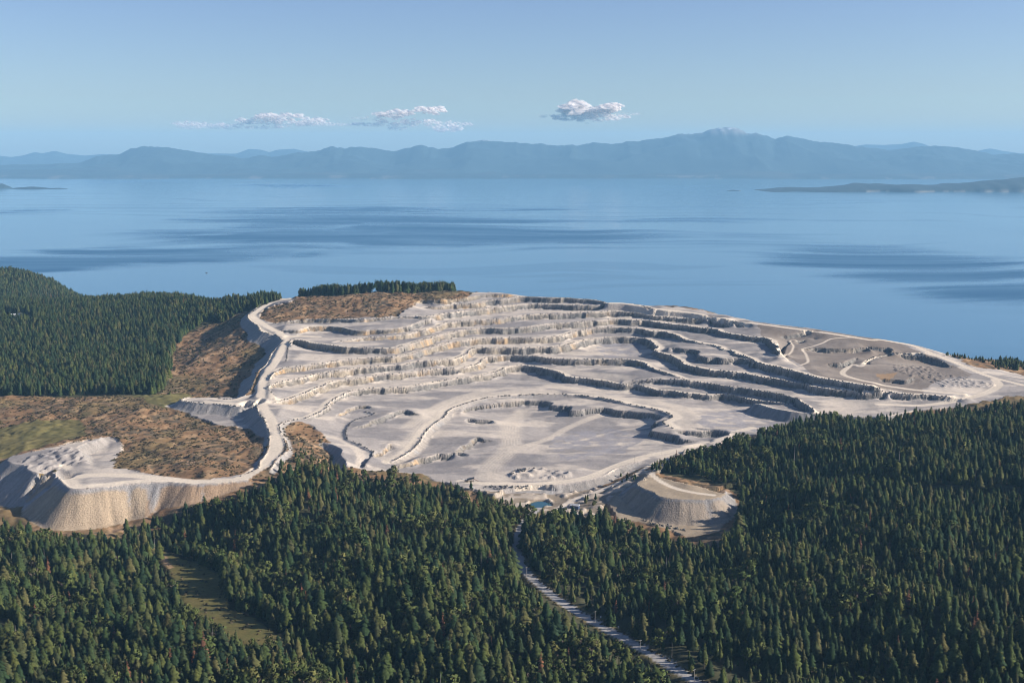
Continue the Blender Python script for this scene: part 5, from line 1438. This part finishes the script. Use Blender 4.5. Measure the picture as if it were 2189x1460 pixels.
# ribbed shed in the yard
x, y, z = ground_at(1229, 1086)
e = root('shed', (x, y, z), -.35, 'dark blue ribbed steel shed with a pale roof in the yard below the pit road', 'shed')
def ribs(bm):
    bm_box(bm, (0, 0, -.5), (11, 6.4, 4.6))
    for k in range(12):
        bm_box(bm, (-5.2 + k * .945, 0, -.4), (.22, 6.52, 4.4))
    for k in range(7):
        bm_box(bm, (0, -2.8 + k * .93, -.4), (11.12, .22, 4.4))
part('wall', ribs, M_BLUE, e)
def gable(bm):
    L, w_, h0, h1 = 6.0, 3.7, 4.12, 5.9
    a = [bm.verts.new(p) for p in ((-L, -w_, h0), (L, -w_, h0), (L, 0, h1), (-L, 0, h1), (L, w_, h0), (-L, w_, h0))]
    bm.faces.new((a[0], a[1], a[2], a[3])); bm.faces.new((a[3], a[2], a[4], a[5])); bm.faces.new((a[0], a[3], a[5])); bm.faces.new((a[1], a[4], a[2])); bm.faces.new((a[0], a[5], a[4], a[1]))
part('roof', gable, M_ROOF, e)
part('door', lambda bm: bm_box(bm, (-1.5, -3.32, 0), (3.2, .12, 3.3)), M_ROOF, e)

# two white houses in the far wood
def house(px_, py_, rz, lb, s=1.0):
    x, y, z = ground_at(px_, py_)
    e = root('house', (x, y, z), rz, lb, 'house', 'white houses in the far wood')
    part('wall', lambda bm: bm_box(bm, (0, 0, -1), (13 * s, 8 * s, 5.6)), M_WHITE, e)
    def rf(bm):
        L, w_, h0, h1 = 7 * s, 4.6 * s, 4.6, 7.6
        a = [bm.verts.new(p) for p in ((-L, -w_, h0), (L, -w_, h0), (L, 0, h1), (-L, 0, h1), (L, w_, h0), (-L, w_, h0))]
        bm.faces.new((a[0], a[1], a[2], a[3])); bm.faces.new((a[3], a[2], a[4], a[5])); bm.faces.new((a[0], a[3], a[5])); bm.faces.new((a[1], a[4], a[2])); bm.faces.new((a[0], a[5], a[4], a[1]))
    part('roof', rf, M_ROOF, e)
    for q in (-4, 0, 4):
        part('window', lambda bm: bm_box(bm, (q * s, -4.02 * s, 1.4), (1.5, .1, 1.3)), M_GLASS, e)
house(28, 677, .1, 'small white house with a grey roof, nearer the left edge, in the far wood')
house(43, 676, .3, 'smaller white house half hidden to the right of its neighbour in the far wood', .75)

# white signs on the road verge
for px_, py_, lb in ((1284, 1322, 'small white sign board on the verge at the middle of the forest road'), (1322, 1344, 'small white sign board on the dark verge further down the forest road')):
    x, y, z = ground_at(px_, py_)
    e = root('road_sign', (x, y, z), -.5, lb, 'sign', 'white roadside signs')
    part('post', lambda bm: bm_cyl(bm, (0, 0, -.3), (0, 0, 2.4), .06, .06), M_ROOF, e)
    part('board', lambda bm: bm_box(bm, (0, -.10, 1.2), (1.3, .06, 1.5)), M_WHITE, e)

# a small boat far out
x, y = unproject(441, 584, 0.0)
e = root('boat', (float(x), float(y), 0), .6, 'tiny dark boat alone on the calm water', 'boat')
def hull(bm):
    st = [(-5.5, 1.5, 1.3), (-2, 1.8, 1.3), (2.5, 1.6, 1.5), (5.0, .7, 1.8), (6.3, .05, 2.1)]
    rows_ = [[bm.verts.new((a, b, c)), bm.verts.new((a * .93, b * .55, -.3)), bm.verts.new((a * .93, -b * .55, -.3)), bm.verts.new((a, -b, c))] for a, b, c in st]
    for p, q in zip(rows_[:-1], rows_[1:]):
        for k in range(3): bm.faces.new((p[k], q[k], q[k + 1], p[k + 1]))
        bm.faces.new((p[3], q[3], q[0], p[0]))
    bm.faces.new(rows_[0]); bm.faces.new(rows_[-1][::-1])
part('hull', hull, M_DARK, e)
part('cabin', lambda bm: bm_box(bm, (.2, 0, 1.3), (4.2, 2.3, 2.2), 0, .85), M_DARK, e)
part('mast', lambda bm: bm_cyl(bm, (-.8, 0, 3.4), (-.8, 0, 8.5), .12, .06), M_DARK, e)

# ------------------------------------------------------------------ clouds, far beyond the air of the strait
def cloud_mat():
    m = bpy.data.materials.new('cloud'); m.use_nodes = True; nt = m.node_tree
    for n_ in list(nt.nodes): nt.nodes.remove(n_)
    out = nt.nodes.new('ShaderNodeOutputMaterial'); tr = nt.nodes.new('ShaderNodeBsdfTransparent'); df = nt.nodes.new('ShaderNodeBsdfDiffuse'); tl = nt.nodes.new('ShaderNodeBsdfTranslucent')
    df.inputs[0].default_value = (1.0, .92, .86, 1); tl.inputs[0].default_value = (1.0, .92, .86, 1)
    m1 = nt.nodes.new('ShaderNodeMixShader'); m1.inputs[0].default_value = .65; nt.links.new(df.outputs[0], m1.inputs[1]); nt.links.new(tl.outputs[0], m1.inputs[2])
    lw_ = nt.nodes.new('ShaderNodeLayerWeight'); lw_.inputs['Blend'].default_value = .5
    geo = nt.nodes.new('ShaderNodeNewGeometry'); nz = nt.nodes.new('ShaderNodeTexNoise'); nz.inputs['Scale'].default_value = .0022; nz.inputs['Detail'].default_value = 6
    nt.links.new(geo.outputs['Position'], nz.inputs['Vector'])
    a = nt.nodes.new('ShaderNodeMath'); a.operation = 'MULTIPLY_ADD'; nt.links.new(nz.outputs['Fac'], a.inputs[0]); a.inputs[1].default_value = 1.5; a.inputs[2].default_value = -.42
    b = nt.nodes.new('ShaderNodeMath'); b.operation = 'SUBTRACT'; nt.links.new(a.outputs[0], b.inputs[0]); nt.links.new(lw_.outputs['Facing'], b.inputs[1])
    at = nt.nodes.new('ShaderNodeAttribute'); at.attribute_name = 'dense'
    c = nt.nodes.new('ShaderNodeMath'); c.operation = 'ADD'; nt.links.new(b.outputs[0], c.inputs[0]); c.inputs[1].default_value = .50
    d = nt.nodes.new('ShaderNodeMath'); d.operation = 'MULTIPLY'; d.use_clamp = True; nt.links.new(c.outputs[0], d.inputs[0]); nt.links.new(at.outputs['Fac'], d.inputs[1])
    m2 = nt.nodes.new('ShaderNodeMixShader'); nt.links.new(d.outputs[0], m2.inputs[0]); nt.links.new(tr.outputs[0], m2.inputs[1]); nt.links.new(m1.outputs[0], m2.inputs[2])
    nt.links.new(m2.outputs[0], out.inputs['Surface'])
    return m
M_CLOUD = cloud_mat()
CLD = 62000.0
def cloud(label, lumps, seed):
    """lumps: pixel centre, half width, half height, density, puffs"""
    rr = random.Random(seed)
    V_, F_, D_ = [], [], []
    bm = bmesh.new(); bmesh.ops.create_icosphere(bm, subdivisions=2, radius=1)
    sv = [v.co.copy() for v in bm.verts]; sf = [tuple(w.index for w in f.verts) for f in bm.faces]; bm.free()
    for cx_, cy_, hw, hh, den, n_ in lumps:
        for q in range(n_):
            u_ = rr.uniform(-1, 1); v_ = rr.uniform(-1, .55) * math.sqrt(1 - u_ * u_ * .9)
            px_, py_ = cx_ + u_ * hw, cy_ - v_ * hh
            D = CLD + rr.uniform(-900, 900)
            wx_ = (px_ - W / 2) / F * D; wz = CAM_Z + (330 - py_) / F * D * 1.02
            r = hh / F * D * rr.uniform(.45, .95)
            st = len(V_); sq = rr.uniform(1.1, 1.9); ft = rr.uniform(.62, .95)
            for c in sv:
                k = r * (1 + .22 * math.sin(c.x * 5 + q) * math.cos(c.z * 4 + q * 2))
                V_.append((wx_ + c.x * k * sq, D + c.y * k * sq, wz + c.z * k * (ft if c.z > 0 else ft * .5)))
                D_.append(den)
            F_ += [tuple(i + st for i in f) for f in sf]
    me = mesh_np('cloud', np.array(V_), np.array(F_), [M_CLOUD], {'dense': np.array(D_)})
    put(link(bpy.data.objects.new('cloud', me)), label, 'cloud', 'low clouds above the mountains')
cloud('puffy bright topped cloud with a grey blue base, nearest the highest peak',
      [(1222,236,20,15,.95,36),(1250,245,36,11,.85,34),(1290,238,22,12,.9,32),(1309,232,11,9,.9,16),(1258,255,82,8,.60,70),(1180,253,28,5,.25,14),(1335,248,26,4,.25,14),(1262,264,40,4,.25,14)], 3)
cloud('bright white flattened cloud bank left of the middle, its top catching the sun',
      [(605,254,44,9,.85,44),(570,262,48,8,.65,34),(665,262,40,9,.7,34),(700,268,24,5,.35,14),(540,265,28,5,.3,14),(620,269,150,5,.40,90)], 5)
cloud('broken white cloud group with one small bright knob, between two other clouds',
      [(845,247,36,9,.85,44),(905,240,11,8,.8,14),(936,241,17,8,.95,22),(870,262,60,6,.65,40),(958,276,24,9,.75,24),(855,277,18,6,.5,14),(920,266,60,5,.35,24),(800,258,40,5,.3,18),(890,269,130,6,.40,90)], 7)
cloud('faint thin wisps of cloud low over the left mountains',
      [(410,267,30,5,.35,30),(440,269,50,6,.3,50),(470,271,60,5,.3,40),(500,275,110,5,.34,110)], 9)
